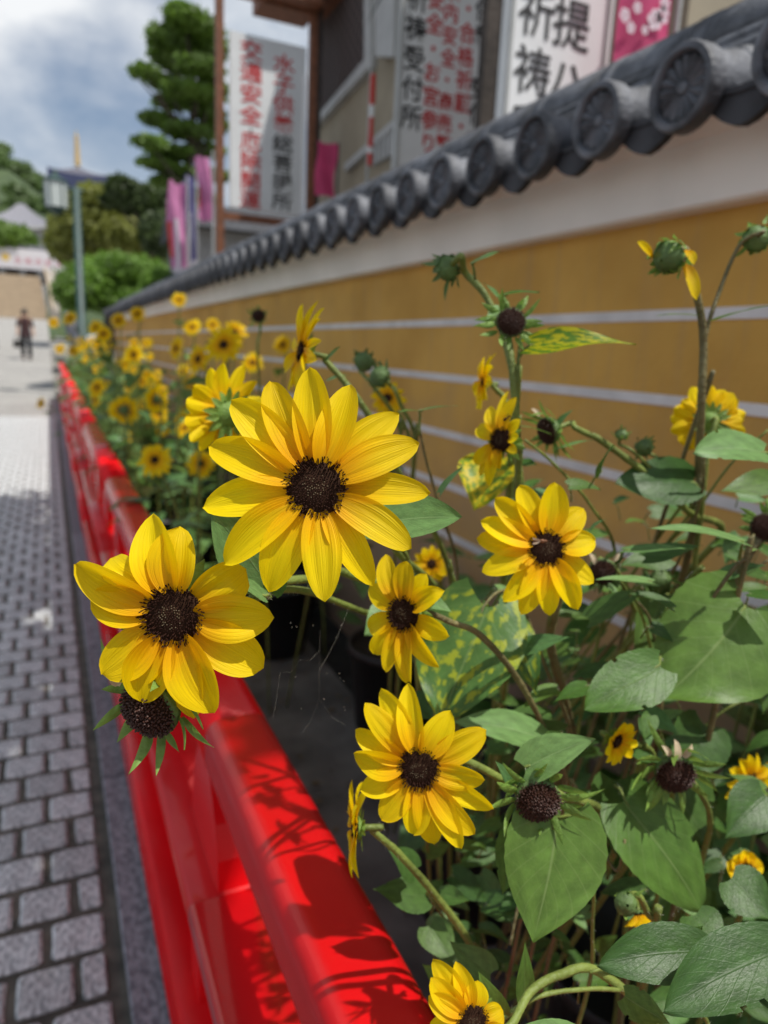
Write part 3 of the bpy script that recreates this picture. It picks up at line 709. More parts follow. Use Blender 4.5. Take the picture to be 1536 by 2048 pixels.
ground_tree('spiky topped dark tree at the foot of the tall pine', [(245, 380, 26, 20), (285, 400, 38, 24), (320, 410, 34, 30), (225, 400, 18, 12), (345, 420, 30, 34), (400, 430, 36, 40), (330, 470, 40, 36)], 30, 16000, .24, M_DTREE, 5, (300, 600), tr=.25)
ground_tree('rounded bright green clipped bush beyond the end of the wall', [(230, 560, 62, 40), (280, 560, 50, 38), (180, 570, 50, 36), (150, 585, 36, 28), (320, 570, 30, 28), (250, 600, 70, 25), (235, 540, 40, 26)], 18.5, 22000, .10, M_BUSH, 6, (230, 640), tr=.08, cat='bush', name='bush', group=None)
ground_tree('dark green bush in front of the small temple roof at the far left', [(20, 480, 38, 22), (-20, 475, 40, 26), (45, 490, 18, 14)], 78, 8000, .5, M_PINE, 7, (10, 560), tr=.3, cat='bush', name='bush', group=None)
# hill
def hill():
    v = []; f = []; nx, ny = 60, 30
    for j in range(ny + 1):
        for i in range(nx + 1):
            x = -340 + 520 * i / nx; y = 240 + 240 * j / ny
            X = x / 420.0
            e = .245 * math.exp(-((X + .13) / .20) ** 2) + .085 * math.exp(-((X - .25) / .25) ** 2)
            zz = 420 * e * math.sin(math.pi * min(1, j / ny * 1.0) * .5 + 0) * (1 if j < ny else .9)
            zz += 7 * noise.noise(Vector((x * .03, y * .03, 0))) + 3.5 * noise.noise(Vector((x * .12, y * .12, 3)))
            v.append((x, y, max(zz, -2)))
    for j in range(ny):
        for i in range(nx): f.append([j * (nx + 1) + i, j * (nx + 1) + i + 1, (j + 1) * (nx + 1) + i + 1, (j + 1) * (nx + 1) + i])
    return v, f
hv, hf = hill()
M_HILL = mat('hill_woodland', (.035, .06, .024), .9, .4, .05, .6, .12, detail=8, col2=(.065, .10, .04))
struct(obj('hill', mesh('hill', hv, hf, M_HILL)))
rr_ = np.random.default_rng(8); pts = [hv[i] for i in rr_.choice(len(hv), 1400) if hv[i][2] > 8 and -60 < hv[i][0] < 60]
wood = foliage_faces([((p[0] + rr_.uniform(-4, 4), p[1], p[2] + 1), (5, 5, 4)) for p in pts], 45000, 2.0, 9); wood.materials.append(fmat('hill_trees', (.10, .16, .045), sc_=.06))
o = obj('hill_woods', wood); o['kind'] = 'stuff'
# pagoda roofs on the hill
M_BLUE = mat('pagoda_blue_eaves', (.035, .045, .11), .6, .2, 4); M_GOLD = mat('gold_finial', (.72, .50, .16), .35, .1, 5, metal=.3)
M_ROOFD = mat('pagoda_roof_tile', (.10, .10, .13), .7, .2, 10)
M_ROOFG = mat('grey_temple_roof', (.20, .20, .23), .7, .15, 30, stretch=(8, .2, .2))
YG = 130; k = YG / FPX * 1.1
pc = onY(157, 372, YG)
pg = thing('pagoda', 'far pagoda with dark blue tiers and a tall golden finial above the trees', 'pagoda', (pc.x, YG, 0))
def sqroof(mb, cx, cy, zb, half, rise, top=.15, curve=.6, mi=0, th=.10):
    n = 8; rings = []
    for i in range(6):
        t = i / 5; h_ = half * (1 - t) + top * t; z = zb + rise * t ** 1.35
        ring = []
        for s in range(4):
            for q in range(n):
                u = -1 + 2 * q / n; up = curve * (abs(u) ** 3) * (1 - t) ** 2
                x, y = {0: (u, -1), 1: (1, u), 2: (-u, 1), 3: (-1, -u)}[s]
                ring.append((cx + x * h_, cy + y * h_, z + up))
        rings += ring
    m_ = 4 * n
    f = [[i * m_ + q, i * m_ + (q + 1) % m_, (i + 1) * m_ + (q + 1) % m_, (i + 1) * m_ + q] for i in range(5) for q in range(m_)]
    mb.add(rings, f, mi)
    under = [(x, y, z - half * th) for x, y, z in rings[:m_]]; mb.add(rings[:m_] + under + [(cx, cy, zb - half * (th + .02))], [[q, m_ + q, m_ + (q + 1) % m_, (q + 1) % m_] for q in range(m_)] + [[m_ + q, 2 * m_, m_ + (q + 1) % m_] for q in range(m_)], 1)
for (py, hpx, rise) in ((360, 44, 17), (392, 40, 12), (420, 38, 12)):
    mb = MB(); z = onY(157, py, YG).z; sqroof(mb, pc.x, YG, z, hpx * k, rise * k, 4 * k, .5, th=.42); mb.build('tier_roof', [M_ROOFD, M_BLUE], pg, M=Matrix())
    MB().box((pc.x - 24 * k, YG - 24 * k, z - 34 * k), (pc.x + 24 * k, YG + 24 * k, z - 3 * k)).build('tier_body', M_BLUE, pg, M=Matrix())
z0 = onY(157, 342, YG).z; z1 = onY(157, 262, YG).z; mb = MB(); mb.tube([(pc.x, YG, z0), (pc.x, YG, z1)], [.22, .08])
for i in range(9):
    zz = z0 + (z1 - z0) * (.15 + i * .085); rr = (5.2 - i * .22) * k
    mb.lathe([(rr * .9, 0), (rr, .12), (rr * .9, .24), (.1, .24), (.1, 0), (rr * .9, 0)], Matrix.Translation((pc.x, YG, zz)), 12)
mb.build('finial', M_GOLD, pg, M=Matrix())
# small temple with gold ornament
YT = 95; k = YT / FPX * 1.1; c = onY(45, 455, YT)
tm = thing('small_temple', 'small temple hall with a curved grey roof and golden ball at the far left', 'temple', (c.x, YT, 2))
mb = MB(); sqroof(mb, c.x, YT, onY(45, 458, YT).z, 46 * k, 36 * k, 4 * k, .8); mb.build('roof', [M_ROOFG, mat('white_eaves', (.45, .45, .45), .7)], tm, M=Matrix())
MB().box((c.x - 28 * k, YT - 28 * k, 2), (c.x + 28 * k, YT + 28 * k, onY(45, 462, YT).z)).build('temple_body', mat('temple_white', (.40, .40, .40), .8, .2, 2), tm, M=Matrix())
mb = MB(); mb.lathe([(.02, 3.2 * k * 2), (2.4 * k, 8 * k * .5), (3.6 * k, 3 * k), (2.5 * k, 0), (.02, -.2)], Matrix.Translation((c.x, YT, onY(45, 418, YT).z)), 12); mb.build('finial', M_GOLD, tm, True, M=Matrix())
# far stairs
M_STEP = mat('stair_stone', (.40, .32, .23), .85, .1, 2)
YS = 60; st = thing('stone_staircase', 'wide tan stone staircase climbing to the temple gate', 'staircase', (-4, YS, hroad(YS)))
xr = onY(105, 630, YS).x; z0 = hroad(YS) - .05; nst = 24
ztop = onY(50, 552, 74).z
for i in range(nst):
    zz = z0 + (ztop - z0) * i / nst
    MB().box((-16, YS + i * 14 / nst, zz - .05), (xr - .02 * i - .3, YS + 14.2, zz + (ztop - z0) / nst)).build('step', M_STEP, st, M=Matrix())
for X_ in (xr + .05, -3.3):
    mb = MB(); mb.tube([(X_, YS - .5, z0 + .9), (X_ - .4, YS + 14, ztop + .9)], .10 if X_ > -1 else .04, 6); mb.build('handrail', M_STEP if X_ > -1 else M_FRAME, st, M=Matrix())
MB().prism([(YS - .6, z0 - .3), (YS - .6, z0 + .7), (YS + 14, ztop + .7), (YS + 14, z0 - .3)], 'x', xr - .2, xr + .5).build('side_wall', mat('stair_side', (.30, .27, .23), .85, .15, 1), st, M=Matrix())
# gate with banner
YB = 76; k = YB / FPX * 1.1
gt = thing('gate_hall', 'dark opening under a flat gate hall at the top of the stairs', 'gate', (-6, YB, ztop))
a = onY(130, 600, YB); zb0 = onY(60, 540, YB).z; zb1 = onY(60, 500, YB).z
MB().box((-20, YB + .2, ztop - .3), (a.x - .4, YB + 4, zb1)).build('gate_body', M_DARKW, gt, M=Matrix())
MB().box((-20, YB - .2, zb1 + .02), (a.x + .3, YB + 4.5, zb1 + .35)).build('roof', M_ROOFG, gt, M=Matrix())
for px in (5, 45, 80, 108, 122):
    q = onY(px, 550, YB - .3); MB().box((q.x - .22, YB - .1, ztop - .3), (q.x + .22, YB + .15, zb0)).build('pillar', M_FRAME, gt, M=Matrix())
bn = thing('white_gate_banner', 'long white banner with faint red lettering across the top of the gate', 'banner', (-6, YB - .4, ztop))
MB().box((-20, YB - .45, zb0), (a.x, YB - .4, zb1)).build('cloth', mat('banner_white', (.66, .64, .67), .7), bn, M=Matrix())
M_BRED = mat('banner_red', (.60, .28, .32), .6)
lt = text_column('●', .9, 1, 0).build('emblem', mat('emblem_yellow', (.65, .45, .1), .6), bn, M=Matrix.Translation((onY(12, 520, YB).x, YB - .46, zb0 + .6)) @ Matrix.Rotation(R_(90), 4, 'X'))
for i, ch in enumerate('合格祈願成就'):
    text_column(ch, .62, 1).build('lettering', M_BRED, bn, M=Matrix.Translation((onY(36, 520, YB).x + i * .85, YB - .46, zb0 + .5)) @ Matrix.Rotation(R_(90), 4, 'X'))
# street lamp
YL = 16.6; q = onY(157, 500, YL); zt = onY(153, 375, YL).z
M_POLE = mat('dark_green_pole', (.025, .06, .055), .5, .2, 8)
lp = thing('street_lamp', 'dark green street lamp with a hanging white lantern in front of the trees', 'street lamp', (q.x, YL, hroad(YL)))
MB().tube([(q.x, YL, hroad(YL) - .1), (q.x, YL, hroad(YL) + .5), (q.x, YL, hroad(YL) + .52), (q.x, YL, zt)], [.11, .11, .085, .075], 12).build('pole', M_POLE, lp, True, M=Matrix())
lc = onY(112, 388, YL)
MB().tube([(q.x + .15, YL, zt - .05), (lc.x - .1, YL, zt - .05)], .035, 8).build('arm', M_POLE, lp, M=Matrix())
lan = MB(); lan.lathe([(.20, -.25), (.215, .22), (.0, .22)], Matrix.Translation((lc.x, YL, lc.z)), 6); lan.build('lantern', mat('lantern_glass', (.55, .60, .58), .3), lp, M=Matrix())
cg = MB(); 
for a in range(6):
    aa = a * math.pi / 3; cg.tube([(lc.x + .205 * math.cos(aa), YL + .205 * math.sin(aa), lc.z - .25), (lc.x + .22 * math.cos(aa), YL + .22 * math.sin(aa), lc.z + .22)], .014, 5)
cg.lathe([(.24, .22), (.24, .25), (.07, .34), (.04, .44), (0.01, .46)], Matrix.Translation((lc.x, YL, lc.z)), 6)
cg.lathe([(.0, -.40), (.09, -.38), (.11, -.32), (.21, -.27), (.21, -.25)], Matrix.Translation((lc.x, YL, lc.z)), 6); cg.build('lantern_cage', M_POLE, lp, M=Matrix())
# kerbside hedge line & shop banners near far right of road
def lowwall():
    q0 = onY(105, 640, 45)
    t = thing('stone_wall', 'low grey stone wall along the far right side of the street', 'wall', (1.5, 18, 0))
    for i in range(12):
        y0 = 17 + i * 3.4
        MB().box((.95 + .02 * i, y0 + .01, hroad(y0) - .3), (1.3 + .02 * i, y0 + 3.39, hroad(y0 + 1.5) + .75), bev=.02).build('wall_block', M_KERB, t, M=Matrix())
lowwall()

# ================================================================== PEOPLE
def skin_body(J, E, rads, root, mat_, name, parent, M, lv=2):
    m = bpy.data.meshes.new(name); m.from_pydata(J, E, []); m.materials.append(mat_)
    t = bpy.data.objects.new(name, m); link(t); md = t.modifiers.new('s', 'SKIN'); md.use_smooth_shade = True
    sv = m.skin_vertices[0].data
    for i, r in enumerate(rads): sv[i].radius = (r, r) if not isinstance(r, tuple) else r; sv[i].use_root = (i == root)
    s = t.modifiers.new('u', 'SUBSURF'); s.levels = lv; s.render_levels = lv
    me = bpy.data.meshes.new_from_object(t.evaluated_get(bpy.context.evaluated_depsgraph_get()))
    bpy.data.objects.remove(t); me.name = name
    return obj(name, me, parent, M)
M_SKIN = mat('skin', (.50, .30, .20), .6); M_HAIR_P = mat('dark_hair', (.015, .012, .01), .5)
def person(label, X, Y, rz, top, low, stride, bag=None, s=1.0):
    z = hroad(Y); t = thing('person', label, 'person', (X, Y, z), rz=rz)
    a = stride
    J = [(0, 0, .93), (0, 0, 1.12), (0, 0, 1.32), (0, 0, 1.42), (0, -.01, 1.50), (0, -.01, 1.60),
         (.17, 0, 1.36), (.24, .02, 1.10), (.25, -.06, .86), (.255, -.08, .78), (-.17, 0, 1.36), (-.24, .02, 1.10), (-.25, -.04, .86), (-.255, -.05, .78),
         (.09, 0, .88), (.10, -a * .5, .48), (.10, -a * .8, .08), (.10, -a * .8 - .12, .03), (-.09, 0, .88), (-.10, a * .3, .48), (-.10, a, .10), (-.10, a - .10, .03)]
    E = [(0, 1), (1, 2), (2, 3), (3, 4), (4, 5), (2, 6), (6, 7), (7, 8), (8, 9), (2, 10), (10, 11), (11, 12), (12, 13), (0, 14), (14, 15), (15, 16), (16, 17), (0, 18), (18, 19), (19, 20), (20, 21)]
    r = [(.15, .11), (.125, .10), (.15, .10), .06, .085, .075, .055, .042, .034, .03, .055, .042, .034, .03, .085, .062, .042, .035, .085, .062, .042, .035]
    M = worldm(t)
    skin_body(J, E, r, 0, M_SKIN, 'body', t, M)
    h = MB(); h.lathe([(.0, .115), (.06, .10), (.095, .05), (.102, 0), (.098, -.06), (.09, -.12)], Matrix.Translation((0, .018, 1.59)), 14); h.build('hair', M_HAIR_P, t, True, M=M)
    d = MB(); d.lathe([(.06, 1.43), (.16, 1.385), (.175, 1.30), (.15, 1.12), (.17, .95), (.20, .80)], Matrix.Scale(.72, 4, (0, 1, 0)), 18)
    for sx in (1, -1): d.tube([(sx * .16, 0, 1.37), (sx * .235, .02, 1.12)], [.065, .055], 10)
    d.build('shirt', top, t, True, M=M)
    tr = MB()
    tr.lathe([(.16, .98), (.175, .88), (.15, .80)], Matrix.Scale(.75, 4, (0, 1, 0)), 16)
    tr.tube([(.09, 0, .90), (.10, -a * .5, .48), (.10, -a * .8, .10)], [.10, .078, .07], 10); tr.tube([(-.09, 0, .90), (-.10, a * .3, .48), (-.10, a, .12)], [.10, .078, .07], 10)
    tr.build('trousers', low, t, True, M=M)
    for q in (17, 21):
        x, y, zz = J[q]; MB().lathe([(.0, -.03), (.045, -.03), (.05, 0), (.03, .04), (0, .05)], Matrix.Translation((x, y + .04, .033)) @ Matrix.Scale(2.2, 4, (0, 1, 0)), 10).build('shoe', M_HAIR_P, t, True, M=M)
    # face features
    f = MB()
    for sx in (.032, -.032): f.lathe([(0, .006), (.010, .004), (.012, 0)], Matrix.Translation((sx, -.092, 1.585)) @ Matrix.Rotation(R_(90), 4, 'X'), 8)
    f.build('eyes', M_HAIR_P, t, M=M)
    n = MB(); n.lathe([(0, .03), (.010, .01), (.014, 0)], Matrix.Translation((0, -.088, 1.555)) @ Matrix.Rotation(R_(90), 4, 'X'), 8); n.build('nose', M_SKIN, t, M=M)
    t.scale = (s, s, s)
    if bag:
        b_ = thing('handbag', 'dark bag hanging from the hand of the person walking up the street', 'bag', t.matrix_basis @ Vector((-.27, -.05, .40)), rz=rz)
        Mb = worldm(b_); mb = MB(); mb.box((-.13, -.05, 0), (.13, .05, .24), bev=.03); mb.build('bag_body', M_HAIR_P, b_, M=Mb)
        mb = MB(); mb.tube(spline([(-.08, 0, .23), (-.03, 0, .38), (.03, 0, .38), (.08, 0, .23)], 5), .010, 6); mb.build('handle', M_HAIR_P, b_, M=Mb)
M_TOP1 = mat('maroon_cloth', (.045, .015, .016), .8); M_LOW1 = mat('black_cloth', (.014, .014, .018), .8)
person('person in a dark maroon top and black trousers walking on the pale pavement', -.68, 28, .1, M_TOP1, M_LOW1, .12, True)
person('person in black at the very left edge of the frame, farther down the street', -2.05, 32.5, .6, M_LOW1, M_LOW1, .22, False)

# ================================================================== PLANT PARTS
def petal_shape(v, p=.62, q=.52):
    raw = lambda t: ((t * .95 + .05) ** p) * ((1 - t) ** q)
    vm = (p - q * .0526) / (p + q) if True else .5
    vm = max(.05, min(.95, vm)); return raw(v) / raw(vm)
def petal_mesh(Ln, W, bend=.15, cup=.25, rib=.05, twist=0, seed=0, nu=8, nv=12, rise=.12, name='petal', m=None, q=.52, curl=0, side=0):
    r = random.Random(seed); ph = r.uniform(0, 6); v = []; uv = []
    k1 = r.uniform(2.6, 3.6); w1 = r.uniform(-.04, .04); w2 = r.uniform(-.03, .03)
    for i in range(nv + 1):
        t = i / nv; hw = W / 2 * (max(.10, petal_shape(t, q=q)) if t < .9 else petal_shape(t, q=q))
        for j in range(nu + 1):
            u = -1 + 2 * j / nu
            x = Ln * t; y = hw * u + Ln * (w1 * math.sin(t * 3.1)) + side * Ln * t * t
            z = Ln * (rise * t - bend * t * t) + cup * hw * (abs(u) ** 1.8)
            z += rib * W * (math.cos(k1 * math.pi * u + ph * .3) - .35 * abs(math.sin(k1 * 1.7 * math.pi * u + ph))) * math.sin(math.pi * min(1, t * 1.1)) * (.6 + .4 * t) + W * .05 * math.sin(t * 5 + ph) * u
            if curl and t > .72: z += curl * Ln * (t - .72) ** 1.5 * 1.6
            a = twist * t; z2 = z + math.tan(a) * hw * u
            v.append((x, y, z2)); uv.append((j / nu, t))
    f = []
    for i in range(nv):
        for j in range(nu): f.append([i * (nu + 1) + j, i * (nu + 1) + j + 1, (i + 1) * (nu + 1) + j + 1, (i + 1) * (nu + 1) + j])
    return v, f, uv
def leaf_mesh(Ln, W, seed=0, nu=12, nv=18, droop=.25, fold=.18, lobe=.10, serr=.018, m=None, tipq=.95, wave=.05):
    r = random.Random(seed); ph = r.uniform(0, 6); v = []; uv = []
    raw = lambda t: ((t * .97 + .03) ** .40) * ((1 - t) ** (tipq * 1.18)) * (1 + .10 * math.sin(math.pi * t)); pk = max(raw(k / 40) for k in range(41))
    asy = r.uniform(-.06, .06)
    for i in range(nv + 1):
        t = i / nv; hw = W / 2 * raw(t) / pk
        for j in range(nu + 1):
            u = -1 + 2 * j / nu; au = abs(u)
            se = 1 + (serr * (1 if (i % 2) else -1) * (1 if au > .99 else 0)) * (1 - t)
            x = Ln * (t - lobe * au ** 1.6 * (1 - t) ** 4 + .10 * au * (t) * (1 - t)); y = hw * u * se * (1 + asy * math.copysign(1, u)) + Ln * .03 * math.sin(t * 3 + ph)
            z = fold * hw * au ** 1.3 - droop * Ln * t * t
            d = (t - .40 * au ** .8) * 6.5; pp = abs((d % 1.0) - .5) * 2
            z += W * .018 * (1 - pp) * (1 - au * .4) * math.sin(math.pi * min(1, t + .1)) * (1 if au > .03 else 0)
            z += wave * W * math.sin(t * 6 + ph + (2 if u > 0 else 0)) * au ** 2
            v.append((x, y, z)); uv.append((j / nu, t))
    f = []
    for i in range(nv):
        for j in range(nu): f.append([i * (nu + 1) + j, i * (nu + 1) + j + 1, (i + 1) * (nu + 1) + j + 1, (i + 1) * (nu + 1) + j])
    return mesh('leaf', v, f, m or M_LEAF, uv=uv)
def disk_mb(seed, n=420, dome=.30, spent=False, peg=.20):
    """unit radius flower disk with florets"""
    r = random.Random(seed); mb = MB()
    mb.lathe([(.72, -.16), (.90, -.06), (.94, .03), (.80, dome * .45), (.55, dome * .75), (.28, dome * .95), (.001, dome)], None, 20, 0)
    for i in range(n):
        q = (i + .5) / n; rad = .97 * math.sqrt(q); a = i * 2.399963 + r.uniform(-.08, .08)
        z = dome * (1 - (rad / 1.0) ** 2 * .9) - .02
        out_ = Vector((math.cos(a), math.sin(a), 0)); nrm = (Vector((0, 0, 1)) + out_ * (rad ** 3) * 1.1 + Vector((r.uniform(-.14, .14), r.uniform(-.14, .14), 0))).normalized()
        P = out_ * rad * .95 + Vector((0, 0, z))
        outer = rad > .55
        ln = (peg * r.uniform(.7, 1.3)) if (outer or spent) else peg * r.uniform(.25, .45)
        if spent: ln *= 1.1
        rr = .017 if not spent else .027
        M = frame(P, nrm, Vector((.3, .2, 1))) @ Matrix.Rotation(R_(90), 4, 'Y')
        kn = 1.6
        tip = 2 if (not outer and not spent and r.random() < .45 and rad < .42) else 1
        mb.lathe([(rr * .8, 0), (rr, ln * .55)], M, 4, 1)
        mb.lathe([(rr, ln * .55), (rr * kn, ln * .78), (rr * .9, ln), (.001, ln * 1.05)], M, 4, tip)
    return mb
DISKS = [disk_mb(i).mesh('disk', [M_DISK, M_PEG, M_TIP], False) for i in range(2)]
DISK_SPENT = disk_mb(5, 420, .5, True, .14).mesh('disk', [M_DISK, M_PEGS, M_PEGS], False)
DISK_FAR = disk_mb(6, 90, .3, False, .2).mesh('disk', [M_DISK, M_PEG, M_TIP], False)
def bract_mesh(Ln, W, bend, seed, m):
    v, f, uv = petal_mesh(Ln, W, bend, -.2, .02, 0, seed, 4, 7, .05, q=1.0); return mesh('bract', v, f, m, uv=uv)
def calyx_mb(rd, m_bract_len, seed, n=14):
    mb = MB(); mb.lathe([(rd * .12, -rd * .75), (rd * .35, -rd * .62), (rd * .75, -rd * .38), (rd * .98, -rd * .10), (rd * .9, .0)], None, 16, 0)
    r = random.Random(seed)
    for k in range(n):
        a = 2 * math.pi * k / n + r.uniform(-.12, .12); Ln = m_bract_len * r.uniform(.75, 1.15)
        v, f, uv = petal_mesh(Ln, rd * .5, .25 * r.uniform(-.5, 1.2), -.2, .02, 0, seed + k, 4, 5, .1, q=1.0)
        M = Matrix.Rotation(a, 4, 'Z') @ Matrix.Translation((rd * .75, 0, -rd * .3)) @ Matrix.Rotation(r.uniform(-.2, .35), 4, 'Y')
        mb.add([M @ Vector(p) for p in v], f, 0)
    return mb
def even(pts):
    pts = [Vector(p) for p in pts]; o = [pts[0]]
    for i in range(1, len(pts)):
        a, b = o[-1], pts[i]; L0 = (b - a).length
        prev = (a - o[-2]).length if len(o) > 1 else 1e9; nxt = (pts[i + 1] - b).length if i + 1 < len(pts) else 1e9
        if L0 > 2.2 * prev: o.append(a + (b - a) * (1.5 * prev / L0))
        if L0 > 2.2 * nxt: o.append(b - (b - a) * (1.5 * nxt / L0))
        o.append(b)
    return o
def stem_obj(parent, pts, r0, r1, m=None, hairs=0, seed=0, name='stem', n=8):
    P = spline(even(pts), n); k = len(P); rr = random.Random(seed)
    rad = [(r0 + (r1 - r0) * i / (k - 1)) * (1 + .06 * rr.uniform(-1, 1)) for i in range(k)]
    mb = MB(); mb.tube(P, rad, 8)
    for h in range(hairs):
        i = rr.randrange(k - 1); t = rr.random(); c = P[i].lerp(P[i + 1], t); d = (P[i + 1] - P[i]).normalized()
        s = Vector((rr.gauss(0, 1), rr.gauss(0, 1), rr.gauss(0, 1))); s = (s - s.dot(d) * d).normalized()
        b = d.cross(s) * .00012; a = c + s * rad[i] * .9; e = c + s * (rad[i] + rr.uniform(.0012, .0028)) + d * rr.uniform(-.0008, .0008)
        mb.add([a - b, a + b, e], [[0, 1, 2]], 1)
    return mb.build(name, [m or M_STEM, M_HAIR], parent, True, M=Matrix())

def nibble(me, seed):
    import bmesh
    r = random.Random(seed); bm = bmesh.new(); bm.from_mesh(me); bm.faces.ensure_lookup_table(); n = len(bm.faces); kill = set()
    for k in range(r.randint(1, 3)):
        row = r.randrange(4, 18); side = r.choice((0, 13)); f0 = row * 14 + side
        kill.add(f0)
    bmesh.ops.delete(bm, geom=[bm.faces[i] for i in kill if i < n], context='FACES'); bm.to_mesh(me); bm.free()
LEAFN = [0]
def leaf_px(parent, b, t, db, dt, wpx, m=None, hint=(.15, .75, .65), attach=None, droop=.12, fold=.16, seed=None, pr=.0012, petm=None, **kw):
    """leaf from base pixel b (depth db) to tip pixel t (depth dt), width wpx in pixels"""
    LEAFN[0] += 1; seed = seed or LEAFN[0]
    P0 = at(b[0], b[1], db); P1 = at(t[0], t[1], dt); Ln = (P1 - P0).length
    W = wpx * (db + dt) / 2 / FPX
    M = frame(P0, P1 - P0, cdir(*hint))
    # compensate droop so that the tip lands on its pixel
    M = M @ Matrix.Rotation(-math.atan(droop), 4, 'Y')
    Lc = Ln / math.sqrt(1 + droop * droop) if droop < .5 else Ln
    me = leaf_mesh(Lc, W, seed, 14, 22, droop, fold, m=m, **kw)
    if seed % 3 == 0 and wpx > 55: nibble(me, seed)
    o = obj('leaf', me, parent, M)
    if attach is not None:
        A_ = attach if isinstance(attach, Vector) else at(*attach); mid = (A_ + P0) / 2 + Vector((0, 0, (A_ - P0).length * .12))
        stem_obj(o, [A_, mid, P0, P0 + (P1 - P0) * .08], pr * 1.2, pr * .7, petm, name='petiole', n=4, hairs=30, seed=seed)
    return o

def sunflower_root(name, label, cat, base, group=None): return thing(name, label, cat, base, group)
def head(root, C, nrm, R, tips=None, npet=13, disk=.28, seed=0, up=None, detail=True, w=None, cone=.0, ring2=0, dome=1.0, missing=(), spent=False, bend=(.04, .36), mats=None, bl=None):
    """flower head: C centre, nrm facing direction, R petal tip radius"""
    r = random.Random(seed); nrm = Vector(nrm).normalized()
    up = up or Vector((0, 0, 1)); M = frame(C, up if abs(nrm.z) < .95 else Vector((0, 1, 0)), nrm)
    # frame(): x axis = up projected; fix so z stays nrm
    x = (up - up.dot(nrm) * nrm).normalized(); y = nrm.cross(x); M = Matrix((x, y, nrm)).transposed().to_4x4(); M.translation = C
    rd = R * disk; inner = rd * .68
    pm = M_PETAL if detail else M_PETAL_FAR
    specs = []
    if tips:
        for q in tips:
            P = onplane(q[0], q[1], C, nrm); d = M.inverted() @ P; a = math.atan2(d.y, d.x); ln = min(math.hypot(d.x, d.y), 1.35 * R)
            specs.append((a, ln - inner, q[2] if len(q) > 2 else None, q[3] if len(q) > 3 else {}))
    else:
        for k in range(npet):
            if k in missing: continue
            specs.append((2 * math.pi * k / npet + r.uniform(-.10, .10), R * r.uniform(.86, 1.06) - inner, None, {}))
        for k in range(ring2): specs.append((2 * math.pi * (k + .5) / ring2 + r.uniform(-.15, .15), R * r.uniform(.8, .98) - inner, None, {}))
    W0 = w or (2 * math.pi * R * .62 / max(6, len(specs))) * 1.22
    corolla = MB(); cuv = []
    for i, (a, ln, pw, ex) in enumerate(specs):
        W = (pw * 1.20 / FPX * (C - CAM).length) if pw else W0 * r.uniform(.95, 1.25)
        kw = dict(bend=r.uniform(*bend), cup=r.uniform(.12, .68), rib=r.uniform(.022, .042), twist=r.uniform(-.45, .45), rise=r.uniform(.06, .2) + cone, q=r.uniform(.58, .72))
        kw.update(ex); kk = kw.pop('tilt', 0)
        v, f, uv = petal_mesh(ln * 1.02, W, seed=seed * 31 + i, nu=(12 if detail else 4), nv=(16 if detail else 7), **kw)
        Mp = Matrix.Rotation(a, 4, 'Z') @ Matrix.Translation((inner, 0, (.0016 if i % 2 else -.0006) * R / .05 + kk)) 
        if detail: obj('petal', mesh('petal', v, f, pm, uv=uv), root, M @ Mp)
        else: corolla.add([Mp @ Vector(p) for p in v], f); cuv += uv
    if not detail and specs: obj('corolla', mesh('corolla', corolla.v, corolla.f, pm, uv=cuv), root, M)
    dm_ = DISK_SPENT if spent else (DISKS[seed % 2] if detail else DISK_FAR)
    o = obj('disk', dm_, root, M @ Matrix.Translation((0, 0, rd * .02)) @ Matrix.Diagonal((rd, rd, rd * dome, 1)) @ Matrix.Rotation(seed * .7, 4, 'Z'))
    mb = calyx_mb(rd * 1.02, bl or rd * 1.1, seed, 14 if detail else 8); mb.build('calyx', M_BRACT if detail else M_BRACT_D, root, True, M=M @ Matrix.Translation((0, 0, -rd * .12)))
    return M, rd
def spent_head(root, C, nrm, rd, seed, nb=16, bl=1.0, m=None, dome=1.0, spread=.2, closed=False):
    r = random.Random(seed); nrm = Vector(nrm).normalized(); up = Vector((0, 0, 1)); x = (up - up.dot(nrm) * nrm)
    x = x.normalized() if x.length > .05 else nrm.orthogonal().normalized()
    y = nrm.cross(x); M = Matrix((x, y, nrm)).transposed().to_4x4(); M.translation = C
    if not closed: obj('disk', DISK_SPENT, root, M @ Matrix.Diagonal((rd, rd, rd * dome, 1)))
    mb = MB(); mb.lathe([(rd * .14, -rd * .95), (rd * .5, -rd * .78), (rd * .9, -rd * .42), (rd * 1.03, -rd * .02), (rd * .95, rd * .12), (rd * .6, rd * (.5 if closed else .1)), (.001, rd * (.7 if closed else .1))], None, 16)
    mb.build('calyx', m or M_BRACT_D, root, True, M=M)
    for k in range(nb):
        a = 2 * math.pi * k / nb + r.uniform(-.2, .2); two = k % 2
        Mb = M @ Matrix.Rotation(a, 4, 'Z') @ Matrix.Translation((rd * .97, 0, -rd * (.12 + .3 * two))) @ Matrix.Rotation(-R_(60) * (r.uniform(.2, 1.0)) * (1 - spread) + R_(r.uniform(-20, 30)) * spread, 4, 'Y') @ Matrix.Rotation(r.uniform(-.4, .4), 4, 'Z')
        if closed: Mb = M @ Matrix.Rotation(a, 4, 'Z') @ Matrix.Translation((rd * 1.0, 0, -rd * (.3 + .3 * two))) @ Matrix.Rotation(-R_(r.uniform(60, 110)), 4, 'Y')
        obj('bract', bract_mesh(rd * bl * r.uniform(.75, 1.45), rd * r.uniform(.3, .44), r.uniform(-.8, .9), seed + k, m or M_BRACT), root, Mb)
    return M

